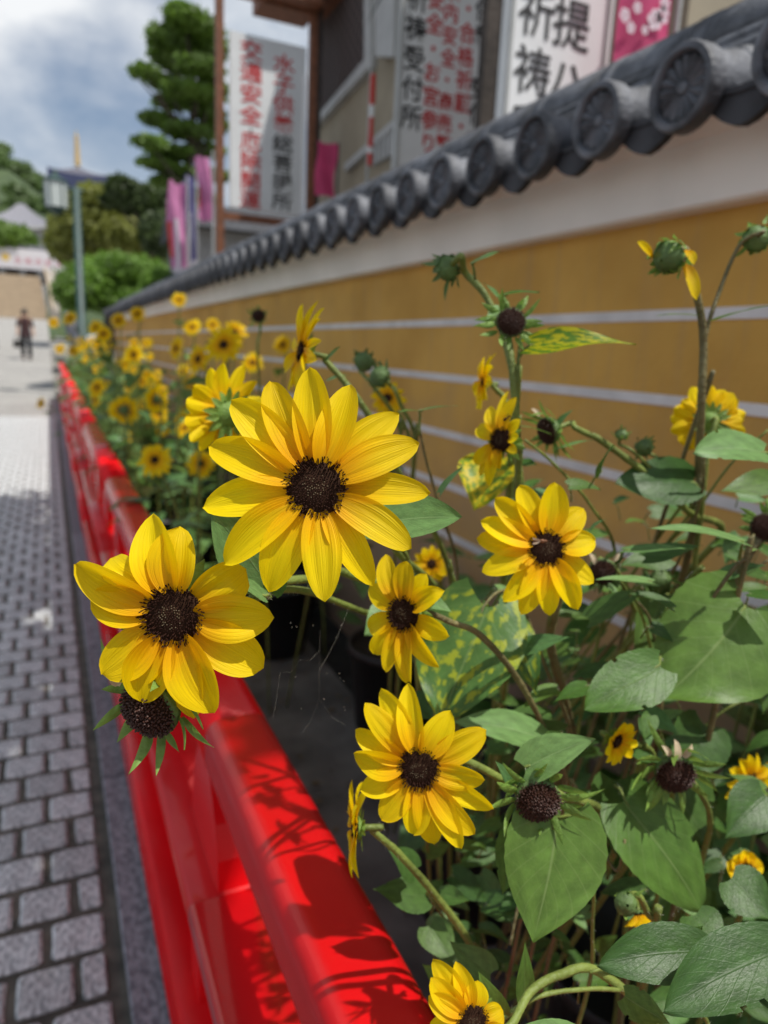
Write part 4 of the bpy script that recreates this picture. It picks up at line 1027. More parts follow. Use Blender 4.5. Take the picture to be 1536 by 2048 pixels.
# ---- pots along the bed
M_POT = mat('black_plastic_pot', (.010, .010, .011), .45, .3, 10); M_SOIL = mat('potting_soil', (.03, .022, .016), .95, .5, 60, .8, 80)
potmb = MB(); potmb.lathe([(.02, 0), (.115, 0), (.12, .01), (.145, .27), (.158, .275), (.158, .30), (.150, .30), (.146, .285), (.142, .27), (.0, .27)], None, 28)
potm = potmb.mesh('pot', [M_POT], True)
so_ = MB(); so_.lathe([(.142, .258), (.08, .268), (.001, .272)], None, 20); soilm = so_.mesh('soil', [M_SOIL], True)
POTS = []
rp = random.Random(12)
pot_spec = [(.82, 1.06), (.44, 2.62 - .9 + 3.2)] 
def pot(x, y, label, group):
    t = thing('plant_pot', label, 'plant pot', (x, y, .006), group); o = obj('pot_shell', potm, t); obj('soil', soilm, t); o.rotation_euler = (0, 0, x * 7); t.scale = (1.06,) * 3; POTS.append((x, y)); return t
G_POT = 'black plastic pots standing in the bed'
pot(.84, 2.82, 'black plant pot left standing in the open behind the largest sunflower', G_POT)
pot(.86, 1.22, 'black plant pot low in the foliage at the bottom, left of the hanging leaf', G_POT)
for (x, y) in ((.62, .45), (.86, .72), (1.08, 1.45), (1.04, 2.05), (1.06, 3.3), (.50, 3.45), (.80, 3.65), (.52, 4.15), (.86, 4.5), (1.06, 4.1), (.50, 5.0), (.78, 5.4), (1.0, 5.1)):
    pot(x, y, 'black plastic plant pot half hidden under the sunflower foliage', G_POT)

# ================================================================== FOREGROUND SUNFLOWERS (largest first)
G_FLOW = 'yellow sunflowers in the flower bed'
def footof(stem, base):
    if not stem: return Vector(base)
    q = W_(stem[-1]); b = Vector(base); m = q.lerp(b, .55)
    return Vector((min(1.14, max(.33, m.x)), m.y, .06))
def W_(p): return Vector(p) if isinstance(p, Vector) else at(*p)
def flower(label, c, nc, Rpx, tips=None, stem=(), base=(.9, 1.2, .28), sr=(.0035, .0022), group=G_FLOW, seed=0, name='sunflower', cat='sunflower', hairs=60, stemm=None, **kw):
    C = at(*c); n = cdir(*nc); Rm = Rpx * c[2] / FPX
    b = footof(stem, base); root = thing(name, label, cat, b, group)
    head(root, C, n, Rm, tips, seed=seed, **kw)
    rd = Rm * kw.get('disk', .28)
    pts = [b] + [W_(p) for p in stem][::-1] + [C - n * rd * 2.2, C - n * rd * .65]
    stem_obj(root, pts, sr[0], sr[1], stemm, hairs, seed)
    return root
P1 = (.84, 2.82, .28); P2 = (.86, 1.22, .28); P3 = (.62, .45, .28); P4 = (.86, .72, .28); P5 = (1.08, 1.45, .28); P6 = (1.04, 2.05, .28)
T = [(620, 740, 66), (700, 770, 64), (796, 820, 62), (836, 884, 64, dict(rib=.03)), (858, 985, 56, dict(tilt=-.002)), (820, 1096, 58), (745, 1170, 56), (652, 1200, 66, dict(rib=.035)),
     (535, 1182, 74), (452, 1128, 62), (409, 1015, 66, dict(rib=.04)), (419, 893, 66, dict(rib=.03)), (467, 806, 68), (541, 764, 62, dict(tilt=-.002))]
f1 = flower('largest sunflower in sharp focus, its dark brown centre in the middle of the photo', (632, 975, .355), (-.02, .10, 1), 222, T, [(700, 1010, .44), (800, 1110, .56), (900, 1250, .75)], P2, disk=.285, seed=1)
T = [(300, 1031, 74), (354, 1057, 76, dict(bend=.3, curl=-.2)), (234, 1103, 50, dict(curl=-1.3, rib=.06, side=.25, q=.35)), (151, 1130, 66, dict(cup=.6, rib=.03)), (178, 1200, 66), (208, 1345, 74), (257, 1374, 60, dict(tilt=-.002)),
     (287, 1400, 74), (384, 1440, 66, dict(tilt=-.002)), (429, 1422, 76), (522, 1340, 78), (544, 1238, 76), (484, 1146, 72, dict(curl=-1.1, rib=.05, q=.35))]
f2 = flower('large lower left sunflower hanging over the red rail with one curled petal', (345, 1230, .365), (.05, -.06, 1), 200, T, [(420, 1215, .40), (500, 1200, .425), (560, 1165, .46), (700, 1150, .55), (860, 1250, .72)], P2, disk=.315, seed=2)
T = [(1040, 972, 44), (1104, 969, 46), (1171, 1016, 46), (1190, 1080, 44), (1186, 1165, 42), (1158, 1218, 40), (1103, 1230, 42), (1045, 1228, 44), (1009, 1202, 40), (966, 1144, 42), (958, 1075, 44), (966, 1040, 42), (992, 997, 40)]
f3 = flower('sunflower facing the camera at the right with a bee on its dark centre', (1092, 1097, .50), (.02, .12, 1), 120, T, [(1120, 1180, .56), (1100, 1280, .64), (1130, 1400, .70), (1140, 1500, .8)], P5, disk=.32, seed=3, stemm=M_STEMB, sr=(.006, .0026))
T = [(762, 1380, 44), (815, 1372, 42), (733, 1406, 40), (900, 1425, 50), (970, 1468, 50), (968, 1560, 42), (985, 1628, 36), (948, 1668, 38), (922, 1692, 38), (865, 1696, 44), (828, 1668, 44), (765, 1636, 46), (724, 1578, 44), (708, 1508, 46), (711, 1462, 38)]
f4 = flower('wide sunflower with a dark centre in the lower middle, above the red rail', (838, 1537, .44), (-.16, .04, 1), 145, T, [(880, 1515, .47), (940, 1525, .485), (1020, 1570, .50), (1100, 1640, .53), (1150, 1640, .6)], P2, disk=.30, seed=4)
T = [(768, 1110, 38), (820, 1124, 40), (846, 1148, 34), (886, 1182, 38, dict(curl=-.6)), (891, 1272, 38), (868, 1335, 34), (826, 1364, 36), (812, 1365, 28), (778, 1342, 32), (752, 1306, 34), (730, 1256, 38), (744, 1172, 40), (888, 1240, 1)][:12]
f5 = flower('sunflower turned slightly left, below the right side of the largest sunflower', (808, 1228, .47), (-.55, .08, .84), 118, T, [(870, 1230, .50), (960, 1270, .53), (1030, 1350, .57), (1085, 1450, .62), (1130, 1560, .7)], P5, disk=.31, seed=5, stemm=M_STEMB, sr=(.003, .002))
T = [(1003, 781, 22), (1030, 795, 24), (970, 812, 26), (952, 856, 28), (950, 926, 28), (955, 950, 24), (978, 973, 24), (998, 938, 22), (1036, 838, 20), (1038, 872, 20), (1030, 905, 16)]
f6 = flower('narrow sideways sunflower with an ant on a petal, before the wall stripes', (1003, 880, .58), (-.74, .05, .67), 105, T, [(1040, 890, .60), (1036, 960, .62), (1032, 1100, .68)], P5, disk=.25, seed=6, sr=(.004, .002))
T = [(868, 1920, 34), (862, 1955, 34), (912, 1925, 30), (858, 1992, 34), (955, 1962, 34), (1006, 2022, 34), (860, 2060, 34), (1010, 2075, 34), (900, 2140, 36), (950, 2160, 36), (990, 2130, 34)]
f7 = flower('sunflower cut by the bottom edge of the frame beside the end of the red rail', (945, 2045, .40), (.05, .30, .95), 130, T, [(1010, 2060, .42), (1060, 1985, .44), (1120, 1950, .455), (1200, 1945, .47), (1330, 2080, .48)], P3, disk=.26, seed=7)
f8 = flower('sideways sunflower rising directly above the largest sunflower', (606, 702, .60), (-.90, .15, .40), 96, None, [(650, 720, .61), (690, 765, .61), (740, 835, .62), (800, 950, .68), (900, 1150, .8)], P5, disk=.24, seed=8, npet=15, ring2=5)
f9 = flower('edge on sunflower seen from the side against the red rail', (712, 1655, .50), (-.97, .05, .12), 88, None, [(745, 1660, .51), (800, 1710, .53), (870, 1790, .56), (940, 1890, .6)], P2, disk=.26, seed=9, npet=16, cone=.02)
f10 = flower('small edge on sunflower facing left in front of the ochre wall, above the narrow one', (968, 765, .70), (-.98, .12, .10), 62, None, [(985, 770, .70), (1010, 800, .70), (1030, 900, .7)], P5, disk=.2, seed=10, npet=12)
f11 = flower('sunflower seen from behind at the right edge against the ochre wall', (1418, 842, .72), (.15, .10, -1), 72, None, [(1415, 900, .70), (1405, 1000, .72), (1380, 1200, .8)], P6, disk=.3, seed=11, npet=20, ring2=8, w=.017, bend=(.0, .08))
f12 = flower('small half open sunflower in the right hand leaves beside the cream petalled seed head', (1232, 1482, .56), (.50, -.22, .80), 48, None, [(1262, 1488, .57), (1300, 1500, .585), (1340, 1600, .62)], P2, disk=.33, seed=12, npet=11, cone=.35)
f13 = flower('small blurred sunflower peeking over the upper right petals of the largest one', (775, 797, .95), (.0, .25, .95), 38, None, [(800, 830, .96), (830, 900, 1.0)], P6, disk=.3, seed=13, npet=12, detail=False)
f14 = flower('large blurred sunflower turned away to the left behind the largest one', (452, 828, .62), (-.62, .12, -.62), 100, None, [(480, 850, .63), (560, 900, .8), (600, 1000, 1.0), (640, 1060, 1.6)], P1, disk=.3, seed=14, npet=15)
f15 = flower('yellow sunflower cut by the right edge among shaded leaves', (1500, 1560, .75), (.35, -.1, .9), 62, None, [(1520, 1600, .78)], (1.04, 1.1, .2), disk=.3, seed=15, npet=13, detail=False)
f16 = flower('half hidden sunflower glimpsed behind the leaves below the largest one', (862, 1128, .85), (.2, -.1, .9), 40, None, [(880, 1160, .9)], P6, disk=.3, seed=16, npet=12, detail=False)
f17 = flower('brown centred fading sunflower low at the right edge of the frame', (1492, 1745, .66), (.1, .15, 1), 42, None, [(1500, 1780, .68)], P4, disk=.55, seed=17, npet=12, detail=False, missing=(4, 5, 6, 7, 8, 9))
f18 = flower('small drooping sunflower hidden under the round green bud', (1277, 1828, .55), (.1, -.8, .4), 34, None, [(1262, 1790, .55), (1300, 1850, .58)], P4, disk=.3, seed=18, npet=9, detail=False, cone=.8)

# ---- seed heads and buds
G_SEED = 'spent and unopened sunflower heads'
def seedhead(label, c, nc, rpx, stem, base, seed, closed=False, nb=16, bl=1.2, m=None, spread=.3, dome=1.0, name='spent_sunflower', cat='seed head', sr=(.003, .002), hairs=30, stemm=None, extra=None):
    C = at(*c); n = cdir(*nc); rd = rpx * c[2] / FPX; b = footof(stem, base)
    root = thing(name, label, cat, b, G_SEED)
    M = spent_head(root, C, n, rd, seed, nb, bl, m, dome, spread, closed)
    stem_obj(root, [b] + [W_(p) for p in stem][::-1] + [C - n * rd * 2.2, C - n * rd * .9], sr[0], sr[1], stemm, hairs, seed)
    if extra:
        for k, (px, py, s, a) in enumerate(extra):
            P = at(px, py, c[2] - .004); v, f, uv = petal_mesh(s * c[2] / FPX, s * .5 * c[2] / FPX, .6, .8, .12, .8, seed + k, 4, 6, .3)
            obj('withered_petal', mesh('withered_petal', v, f, M_CREAM), root, frame(P, cdir(math.cos(a), math.sin(a), .3), cdir(0, .2, 1)))
    return root
seedhead('dark spent seed head hanging directly under the lower left sunflower', (300, 1418, .375), (-.30, -.35, .88), 62, [(420, 1290, .42), (500, 1205, .43), (600, 1180, .5), (860, 1270, .74)], P2, 21, nb=14, bl=1.15, extra=[(236, 1372, 46, 1.5)])
seedhead('dark seed head with spiky bracts high against the top white wall stripe', (1022, 645, .60), (-.05, .05, 1), 30, [(1020, 700, .605), (1030, 800, .61), (1040, 1000, .66)], P5, 22, nb=20, bl=1.25, sr=(.004, .003))
seedhead('dark seed head with curled bracts above the big hanging leaf', (1076, 1600, .47), (-.05, -.25, .97), 46, [(1120, 1590, .50), (1150, 1600, .53), (1200, 1620, .58), (1230, 1700, .62)], P2, 23, nb=20, bl=1.2, sr=(.0035, .0028))
seedhead('dark seed head topped with withered cream petals among the right hand leaves', (1350, 1548, .56), (-.12, -.30, .95), 40, [(1390, 1570, .58), (1420, 1650, .62)], P4, 24, nb=18, bl=1.25, extra=[(1350, 1520, 40, 1.6), (1365, 1515, 32, 1.0), (1340, 1512, 26, 2.2)])
seedhead('spent head facing left, green back to the right, over the wall stripes', (1096, 862, .66), (-.85, -.30, .35), 28, [(1150, 855, .66), (1200, 880, .67), (1290, 945, .69), (1380, 1025, .72), (1440, 1070, .8)], P6, 25, nb=18, bl=1.2, extra=[(1080, 832, 22, 2.4)], sr=(.0045, .0022), stemm=M_STEM)
seedhead('green bud with its back turned, highest left of the tall stem, against the white eave', (893, 538, .66), (-.35, -.10, -.75), 26, [(930, 545, .66), (970, 590, .66), (1010, 680, .66), (1030, 800, .66)], P5, 26, closed=True, nb=22, bl=.9, m=M_BRACT_D, sr=(.004, .003))
r_ = seedhead('green bud with orange petals on both sides, atop the tall grey stem', (1335, 515, .62), (-.35, -.20, .25), 32, [(1380, 540, .63), (1400, 620, .64), (1407, 690, .65), (1403, 800, .66), (1395, 1000, .72), (1350, 1200, .85)], P5, 27, closed=True, nb=26, bl=.85, sr=(.0045, .003), stemm=M_STEMB)
for (b, t, wp_) in (((1368, 525), (1388, 580), 24), ((1305, 515), (1284, 490), 20), ((1372, 500), (1385, 520), 18)):
    a_ = at(b[0], b[1], .625); e_ = at(t[0], t[1], .615); v, f, uv = petal_mesh((e_ - a_).length * 1.3, wp_ * .62 / FPX, .2, .4, .04, .3, b[0], 6, 8)
    obj('petal', mesh('petal', v, f, M_PETAL, uv=uv), r_, frame(a_, e_ - a_, cdir(-.2, .2, 1)))
seedhead('green bud cut by the right edge high against the ochre wall', (1512, 478, .64), (.2, .10, -.7), 26, [(1480, 490, .64), (1440, 580, .65), (1410, 680, .65), (1405, 800, .68)], P5, 28, closed=True, nb=18, bl=.8, sr=(.0025, .0015), stemm=M_STEMB)
seedhead('smallest pale green bud on its own stalk in front of the third wall stripe', (1243, 868, .68), (-.1, .6, .7), 13, [(1262, 900, .68), (1300, 935, .69), (1380, 1025, .73)], P6, 29, closed=True, nb=12, bl=.9, sr=(.002, .0014), hairs=0)
seedhead('green bud just right of the smallest pale bud', (1290, 895, .69), (.1, -.2, .8), 18, [(1320, 920, .7), (1370, 1000, .74)], P6, 30, closed=True, nb=12, bl=.7, m=M_BRACT_D, sr=(.002, .0014), hairs=0)
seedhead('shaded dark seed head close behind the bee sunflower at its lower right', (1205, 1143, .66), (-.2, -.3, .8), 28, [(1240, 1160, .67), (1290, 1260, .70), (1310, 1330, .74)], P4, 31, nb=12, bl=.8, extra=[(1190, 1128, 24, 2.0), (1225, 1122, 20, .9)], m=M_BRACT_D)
seedhead('round smooth green bud beside the shaded leaf low at the right', (1252, 1808, .50), (-.1, .3, .9), 22, [(1275, 1790, .505), (1310, 1850, .52)], P4, 32, closed=True, nb=8, bl=.7)
seedhead('upper of two blurred buds right of the sideways sunflower', (728, 722, .85), (.2, .2, .8), 20, [(745, 770, .85), (800, 860, .9)], P6, 33, closed=True, nb=14, bl=.7, m=M_BRACT_D, hairs=0)
seedhead('lower of two blurred buds right of the sideways sunflower, with a yellow tip', (757, 752, .80), (-.4, .2, .6), 22, [(790, 780, .81), (830, 880, .85)], P6, 34, closed=True, nb=18, bl=.7, m=M_BRACT_D, hairs=0)
seedhead('dark blurred seed head standing alone against the wall above the yellow flowers', (517, 632, 1.3), (0, .2, 1), 14, [(515, 700, 1.3), (520, 800, 1.4)], P1, 35, nb=10, bl=.8, hairs=0)
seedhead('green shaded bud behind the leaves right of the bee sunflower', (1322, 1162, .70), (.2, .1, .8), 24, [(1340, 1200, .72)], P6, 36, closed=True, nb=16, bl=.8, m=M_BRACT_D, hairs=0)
seedhead('green bud at the far right edge above the slanting stem', (1532, 1055, .60), (-.5, .2, .6), 30, [(1515, 1085, .60), (1450, 1190, .62), (1330, 1330, .66)], P4, 37, nb=16, bl=.9, sr=(.004, .003), stemm=M_STEMB)

# ---- leafy plants that carry the large foreground leaves
G_PL = 'leafy sunflower plants'
def plant(label, stem, base, sr=(.006, .003), m=None, seed=0, hairs=60):
    base = footof(stem, base); root = thing('sunflower_plant', label, 'plant', Vector(base), G_PL)
    sr = (sr[0] * .62, .0011)
    stem_obj(root, [Vector(base)] + [W_(p) for p in stem][::-1], sr[0], sr[1], m or M_STEM, hairs, seed)
    return root
a = plant('plant with the big bright heart shaped leaf hanging below the curled seed head', [(1110, 1590, .50), (1150, 1620, .53), (1190, 1750, .6)], P2, (.005, .003), seed=41)
leaf_px(a, (1108, 1640), (1070, 1886), .475, .455, 205, M_LEAF, (-.05, .35, .95), (1125, 1600, .5), droop=.06, fold=.10, lobe=.22, tipq=.92)
leaf_px(a, (1050, 1535), (1192, 1480), .475, .46, 86, M_LEAF_GREY, (.1, .65, .75), (1090, 1590, .49), droop=.10, fold=.12)
leaf_px(a, (1030, 1660), (1010, 1790), .50, .50, 70, M_LEAF, (-.3, .3, .9), (1060, 1620, .5))
leaf_px(a, (1030, 1570), (988, 1522), .475, .47, 26, M_LEAF_GREY, (0, .5, .8), (1050, 1590, .49))
leaf_px(a, (1085, 1480), (905, 1440), .58, .56, 88, M_LEAF_GREY, (.0, .75, .65), (1115, 1560, .6), droop=.1)
leaf_px(a, (1110, 1440), (980, 1475), .64, .60, 90, M_LEAF_DARK, (.0, .8, .5), (1130, 1500, .66))
a = plant('plant with the mottled yellow green leaf filling the space right of the turned sunflower', [(1030, 1170, .62), (1090, 1330, .66), (1140, 1480, .74)], P5, (.006, .003), M_STEMB, seed=42)
leaf_px(a, (968, 1212), (890, 1452), .60, .57, 215, M_LEAF_MOT, (-.1, .55, .8), (1010, 1180, .62), droop=.10, fold=.08, lobe=.16, tipq=.75, wave=.11, petm=M_STEMB)
leaf_px(a, (985, 1215), (1075, 1390), .62, .60, 110, M_LEAF_MOT, (.35, .5, .75), (1010, 1180, .62), droop=.2, wave=.12)
leaf_px(a, (1030, 1300), (1145, 1272), .60, .58, 48, M_LEAF_GREY, (.1, .75, .6), (1050, 1330, .62))
leaf_px(a, (800, 1225), (728, 1270), .56, .55, 90, M_LEAF_GREY, (-.3, .4, .8))
leaf_px(a, (820, 1255), (760, 1150), .58, .58, 90, M_LEAF, (-.2, .4, .8))
leaf_px(a, (842, 1192), (906, 1225), .50, .49, 36, M_LEAF_GREY, (.1, .6, .7))
leaf_px(a, (820, 1400), (870, 1440), .62, .60, 70, M_LEAF_DARK, (.1, .6, .7))
a = plant('plant behind the largest sunflower whose grey green leaves show on both its sides', [(640, 1010, .40), (700, 1050, .46), (820, 1130, .58)], P2, (.004, .0025), seed=43)
leaf_px(a, (745, 1055), (925, 1032), .43, .41, 112, M_LEAF_GREY, (.05, .55, .85), (690, 1040, .45), droop=.12, fold=.22, tipq=.7)
leaf_px(a, (880, 985), (925, 935), .50, .49, 26, M_LEAF_GREY, (.05, .75, .55))
leaf_px(a, (535, 1160), (420, 1028), .42, .40, 118, M_LEAF_GREY, (-.15, .35, .9), (545, 1180, .43), droop=.10, fold=.14, tipq=.7)
leaf_px(a, (530, 1192), (455, 1158), .42, .40, 38, M_LEAF_GREY, (.1, .6, .8), (540, 1195, .43))
leaf_px(a, (540, 1185), (548, 1080), .43, .42, 70, M_LEAF, (.4, .2, .9))
a = plant('tall plant with a drooping yellow green leaf under the highest seed head', [(1045, 640, .61), (1035, 760, .61), (1035, 980, .65)], P5, (.006, .0035), M_STEM, seed=44)
leaf_px(a, (1060, 690), (1272, 690), .60, .58, 66, M_LEAF_YEL, (.05, .60, .80), (1035, 720, .61), droop=.18, fold=.30, wave=.10)
leaf_px(a, (1010, 590), (1078, 585), .62, .60, 34, M_LEAF, (.1, .7, .5), (1005, 640, .62))
leaf_px(a, (945, 528), (1000, 503), .64, .63, 34, M_LEAF_GREY, (.1, .7, .5), (950, 560, .65))
leaf_px(a, (1000, 600), (968, 565), .64, .63, 22, M_LEAF_GREY, (.1, .6, .6))
leaf_px(a, (1000, 615), (970, 640), .61, .60, 26, M_LEAF_GREY, (.1, .6, .6))
leaf_px(a, (985, 918), (945, 1018), .72, .70, 120, M_LEAF_YEL, (-.1, .5, .7), (1030, 900, .7), droop=.15, wave=.1)
leaf_px(a, (1040, 925), (1075, 930), .70, .69, 30, M_LEAF, (.1, .6, .6))
leaf_px(a, (840, 822), (915, 812), .62, .60, 20, M_LEAF_GREY, (0, .9, .3), (838, 870, .64)); leaf_px(a, (840, 822), (795, 824), .62, .61, 16, M_LEAF, (0, .9, .3))
leaf_px(a, (652, 722), (681, 692), .60, .59, 16, M_LEAF_GREY, (.1, .6, .7)); leaf_px(a, (655, 760), (700, 750), .63, .62, 20, M_LEAF_GREY, (.1, .7, .5))
a = plant('plant at the right with two broad grey green leaves under the sunflower seen from behind', [(1408, 880, .66), (1400, 1000, .70), (1340, 1150, .8)], P6, (.005, .003), M_STEMB, seed=45)
leaf_px(a, (1530, 905), (1388, 905), .58, .56, 92, M_LEAF_GREY, (-.1, .55, .8), (1560, 930, .6), droop=.15, fold=.2, tipq=.6)
leaf_px(a, (1388, 965), (1230, 968), .70, .68, 105, M_LEAF_DARK, (.1, .4, .85), (1400, 985, .70), droop=.2, fold=.15, tipq=.6)
leaf_px(a, (1545, 960), (1440, 985), .66, .64, 60, M_LEAF_DARK, (.0, .5, .8))
leaf_px(a, (1486, 1084), (1300, 1056), .56, .54, 42, M_LEAF_GREY, (.05, .85, .5), (1478, 1120, .58), droop=.12, fold=.15)
leaf_px(a, (1250, 1100), (1388, 1098), .60, .58, 36, M_LEAF_GREY, (.05, .9, .4), (1236, 1130, .62), droop=.10)
leaf_px(a, (1290, 1115), (1405, 1090), .62, .61, 46, M_LEAF_DARK, (.05, .7, .6))
leaf_px(a, (1303, 1163), (1193, 1162), .58, .56, 32, M_LEAF_GREY, (.05, .85, .5), (1260, 1190, .6))
leaf_px(a, (1180, 1060), (1212, 1038), .55, .54, 24, M_LEAF_GREY, (.05, .8, .5))
leaf_px(a, (1400, 632), (1310, 632), .64, .63, 12, M_LEAF, (.05, .95, .3)); leaf_px(a, (1430, 640), (1540, 612), .63, .60, 26, M_LEAF, (.05, .85, .3))
leaf_px(a, (1100, 868), (1040, 852), .64, .63, 16, M_LEAF, (.0, .9, .3)); leaf_px(a, (1110, 900), (1185, 880), .66, .64, 24, M_LEAF_GREY, (.0, .85, .4)); leaf_px(a, (1112, 850), (1148, 818), .66, .65, 20, M_LEAF_GREY, (.0, .6, .5))
a = plant('plant with the very large dark veined leaf at the right edge of the frame', [(1320, 1330, .64), (1400, 1230, .61), (1490, 1120, .59)], P4, (.005, .004), M_STEMB, seed=46)
leaf_px(a, (1490, 1212), (1325, 1400), .60, .58, 250, M_LEAF, (-.1, .45, .85), (1430, 1230, .61), droop=.12, fold=.10, lobe=.16, tipq=.72, wave=.07)
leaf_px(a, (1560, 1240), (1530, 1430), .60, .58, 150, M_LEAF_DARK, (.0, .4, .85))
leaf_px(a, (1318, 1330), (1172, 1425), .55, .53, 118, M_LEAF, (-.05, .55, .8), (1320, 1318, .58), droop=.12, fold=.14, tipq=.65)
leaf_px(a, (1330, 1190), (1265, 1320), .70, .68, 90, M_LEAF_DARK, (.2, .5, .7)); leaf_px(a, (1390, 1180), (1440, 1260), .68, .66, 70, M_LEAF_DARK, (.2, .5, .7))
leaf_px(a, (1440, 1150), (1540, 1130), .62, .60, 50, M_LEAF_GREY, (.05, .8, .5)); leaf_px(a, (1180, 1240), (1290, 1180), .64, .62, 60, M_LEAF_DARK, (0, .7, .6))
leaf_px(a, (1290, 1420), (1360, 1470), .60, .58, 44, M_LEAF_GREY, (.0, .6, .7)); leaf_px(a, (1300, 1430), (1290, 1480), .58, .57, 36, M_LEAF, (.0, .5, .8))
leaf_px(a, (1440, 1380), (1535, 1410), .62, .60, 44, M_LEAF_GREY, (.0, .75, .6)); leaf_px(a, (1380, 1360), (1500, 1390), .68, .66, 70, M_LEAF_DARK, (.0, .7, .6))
a = plant('plant with large half shaded leaves hanging below the cream petalled seed head', [(1300, 1560, .60), (1330, 1700, .62)], P4, (.005, .003), seed=47)
leaf_px(a, (1250, 1600), (1400, 1830), .58, .56, 170, M_LEAF, (.1, .5, .85), (1230, 1570, .6), droop=.15, tipq=.7)
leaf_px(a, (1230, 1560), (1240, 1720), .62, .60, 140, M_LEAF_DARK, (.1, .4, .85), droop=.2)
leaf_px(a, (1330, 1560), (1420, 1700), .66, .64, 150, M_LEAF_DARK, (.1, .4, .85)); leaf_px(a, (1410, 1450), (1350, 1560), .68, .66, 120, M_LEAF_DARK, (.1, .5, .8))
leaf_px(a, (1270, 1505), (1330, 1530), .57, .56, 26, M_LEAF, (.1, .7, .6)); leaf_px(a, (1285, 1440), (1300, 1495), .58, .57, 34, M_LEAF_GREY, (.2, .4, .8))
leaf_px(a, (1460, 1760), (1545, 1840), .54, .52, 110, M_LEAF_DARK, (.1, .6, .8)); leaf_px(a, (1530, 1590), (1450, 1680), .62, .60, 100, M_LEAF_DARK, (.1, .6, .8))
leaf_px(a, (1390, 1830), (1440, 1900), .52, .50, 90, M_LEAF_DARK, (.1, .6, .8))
a = plant('lowest plant with two broad overlapping leaves in the bottom right corner', [(1180, 1945, .46), (1290, 1920, .47), (1420, 2060, .48)], P3, (.003, .002), seed=48)
leaf_px(a, (1560, 1895), (1330, 2030), .41, .385, 140, M_LEAF_DARK, (-.1, .62, .75), (1600, 1920, .44), droop=.12, fold=.20, tipq=.62)  # dark leaf material paints in the shade lying on this leaf
leaf_px(a, (1405, 1900), (1196, 1935), .43, .42, 112, M_LEAF_DARK, (-.05, .60, .78), (1460, 1930, .45), droop=.15, fold=.15, tipq=.65)  # shaded leaf too, its shade put into the darker green
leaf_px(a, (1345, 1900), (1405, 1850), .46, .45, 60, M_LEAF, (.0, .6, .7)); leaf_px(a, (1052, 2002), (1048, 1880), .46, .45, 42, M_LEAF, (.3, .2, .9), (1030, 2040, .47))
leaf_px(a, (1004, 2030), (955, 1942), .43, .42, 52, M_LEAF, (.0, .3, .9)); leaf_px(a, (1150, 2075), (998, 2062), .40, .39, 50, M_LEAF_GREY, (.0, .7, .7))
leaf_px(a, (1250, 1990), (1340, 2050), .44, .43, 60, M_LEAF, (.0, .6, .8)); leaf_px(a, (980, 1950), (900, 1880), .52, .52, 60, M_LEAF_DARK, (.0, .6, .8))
stem_obj(a, [at(1000, 2040, .45), at(1080, 1992, .45), at(1180, 1978, .46), at(1240, 1980, .47)], .0016, .0014, None, 60, 5)
a = plant('low plant in the shade beside the edge on sunflower and the red rail', [(850, 1780, .62), (900, 1850, .66), (960, 1900, .75)], P2, (.0025, .002), seed=49)
leaf_px(a, (830, 1740), (775, 1700), .58, .57, 60, M_LEAF_DARK, (.0, .7, .7)); leaf_px(a, (850, 1790), (745, 1780), .60, .58, 70, M_LEAF_DARK, (.0, .7, .7))
leaf_px(a, (880, 1790), (940, 1800), .62, .60, 40, M_LEAF, (.0, .7, .7)); leaf_px(a, (860, 1850), (905, 1930), .62, .60, 70, M_LEAF_DARK, (.0, .6, .7)); leaf_px(a, (905, 1990), (845, 1930), .56, .55, 60, M_LEAF, (.0, .6, .7))
leaf_px(a, (905, 1990), (960, 1900), .58, .57, 70, M_LEAF_DARK, (.0, .6, .7))

# smaller leaves crowding between the large ones, each on the plant it grows from
rl = random.Random(404)
PL = [o for o in COL.objects if o.name.startswith('sunflower_plant')]
def ppix(o):
    c = RC.transposed() @ (o.location + Vector((0, 0, .75)) - CAM); return 768 + FPX * c.x / -c.z, 1024 - FPX * c.y / -c.z
for k in range(196):
    px = rl.uniform(930, 1560); py = rl.uniform(1130, 2040)
    if k >= 150: px = rl.uniform(850, 1180); py = rl.uniform(1660, 1990)
    if k < 34: px = rl.uniform(1080, 1540); py = rl.uniform(930, 1250)
    if k < 150 and py > 1750 and px < 1000: continue
    d = rl.uniform(.58, .95) if k < 150 else rl.uniform(.66, .92); s_ = rl.uniform(38, 105) * (.62 / d) ** .5; a_ = rl.uniform(0, 6.28)
    if rl.random() < .6: a_ = rl.choice((0, math.pi)) + rl.uniform(-.7, .7)
    b_ = (px, py); t_ = (px + s_ * math.cos(a_), py + s_ * .75 * math.sin(a_) + 8)
    pl = min(PL, key=lambda o: (ppix(o)[0] - px) ** 2 + .2 * (ppix(o)[1] - py) ** 2)
    at_ = (px + rl.uniform(-25, 25), py + rl.uniform(15, 50), d + .03)
    leaf_px(pl, b_, t_, d, d - rl.uniform(-.02, .03), s_ * rl.uniform(.38, .62), rl.choice((M_LEAF, M_LEAF, M_LEAF_GREY, M_LEAF_DARK, M_LEAF_DARK)), (rl.uniform(-.3, .3), rl.uniform(.45, .95), rl.uniform(.3, .8)), at_, droop=rl.uniform(.1, .35), fold=rl.uniform(.1, .35), pr=.0007)
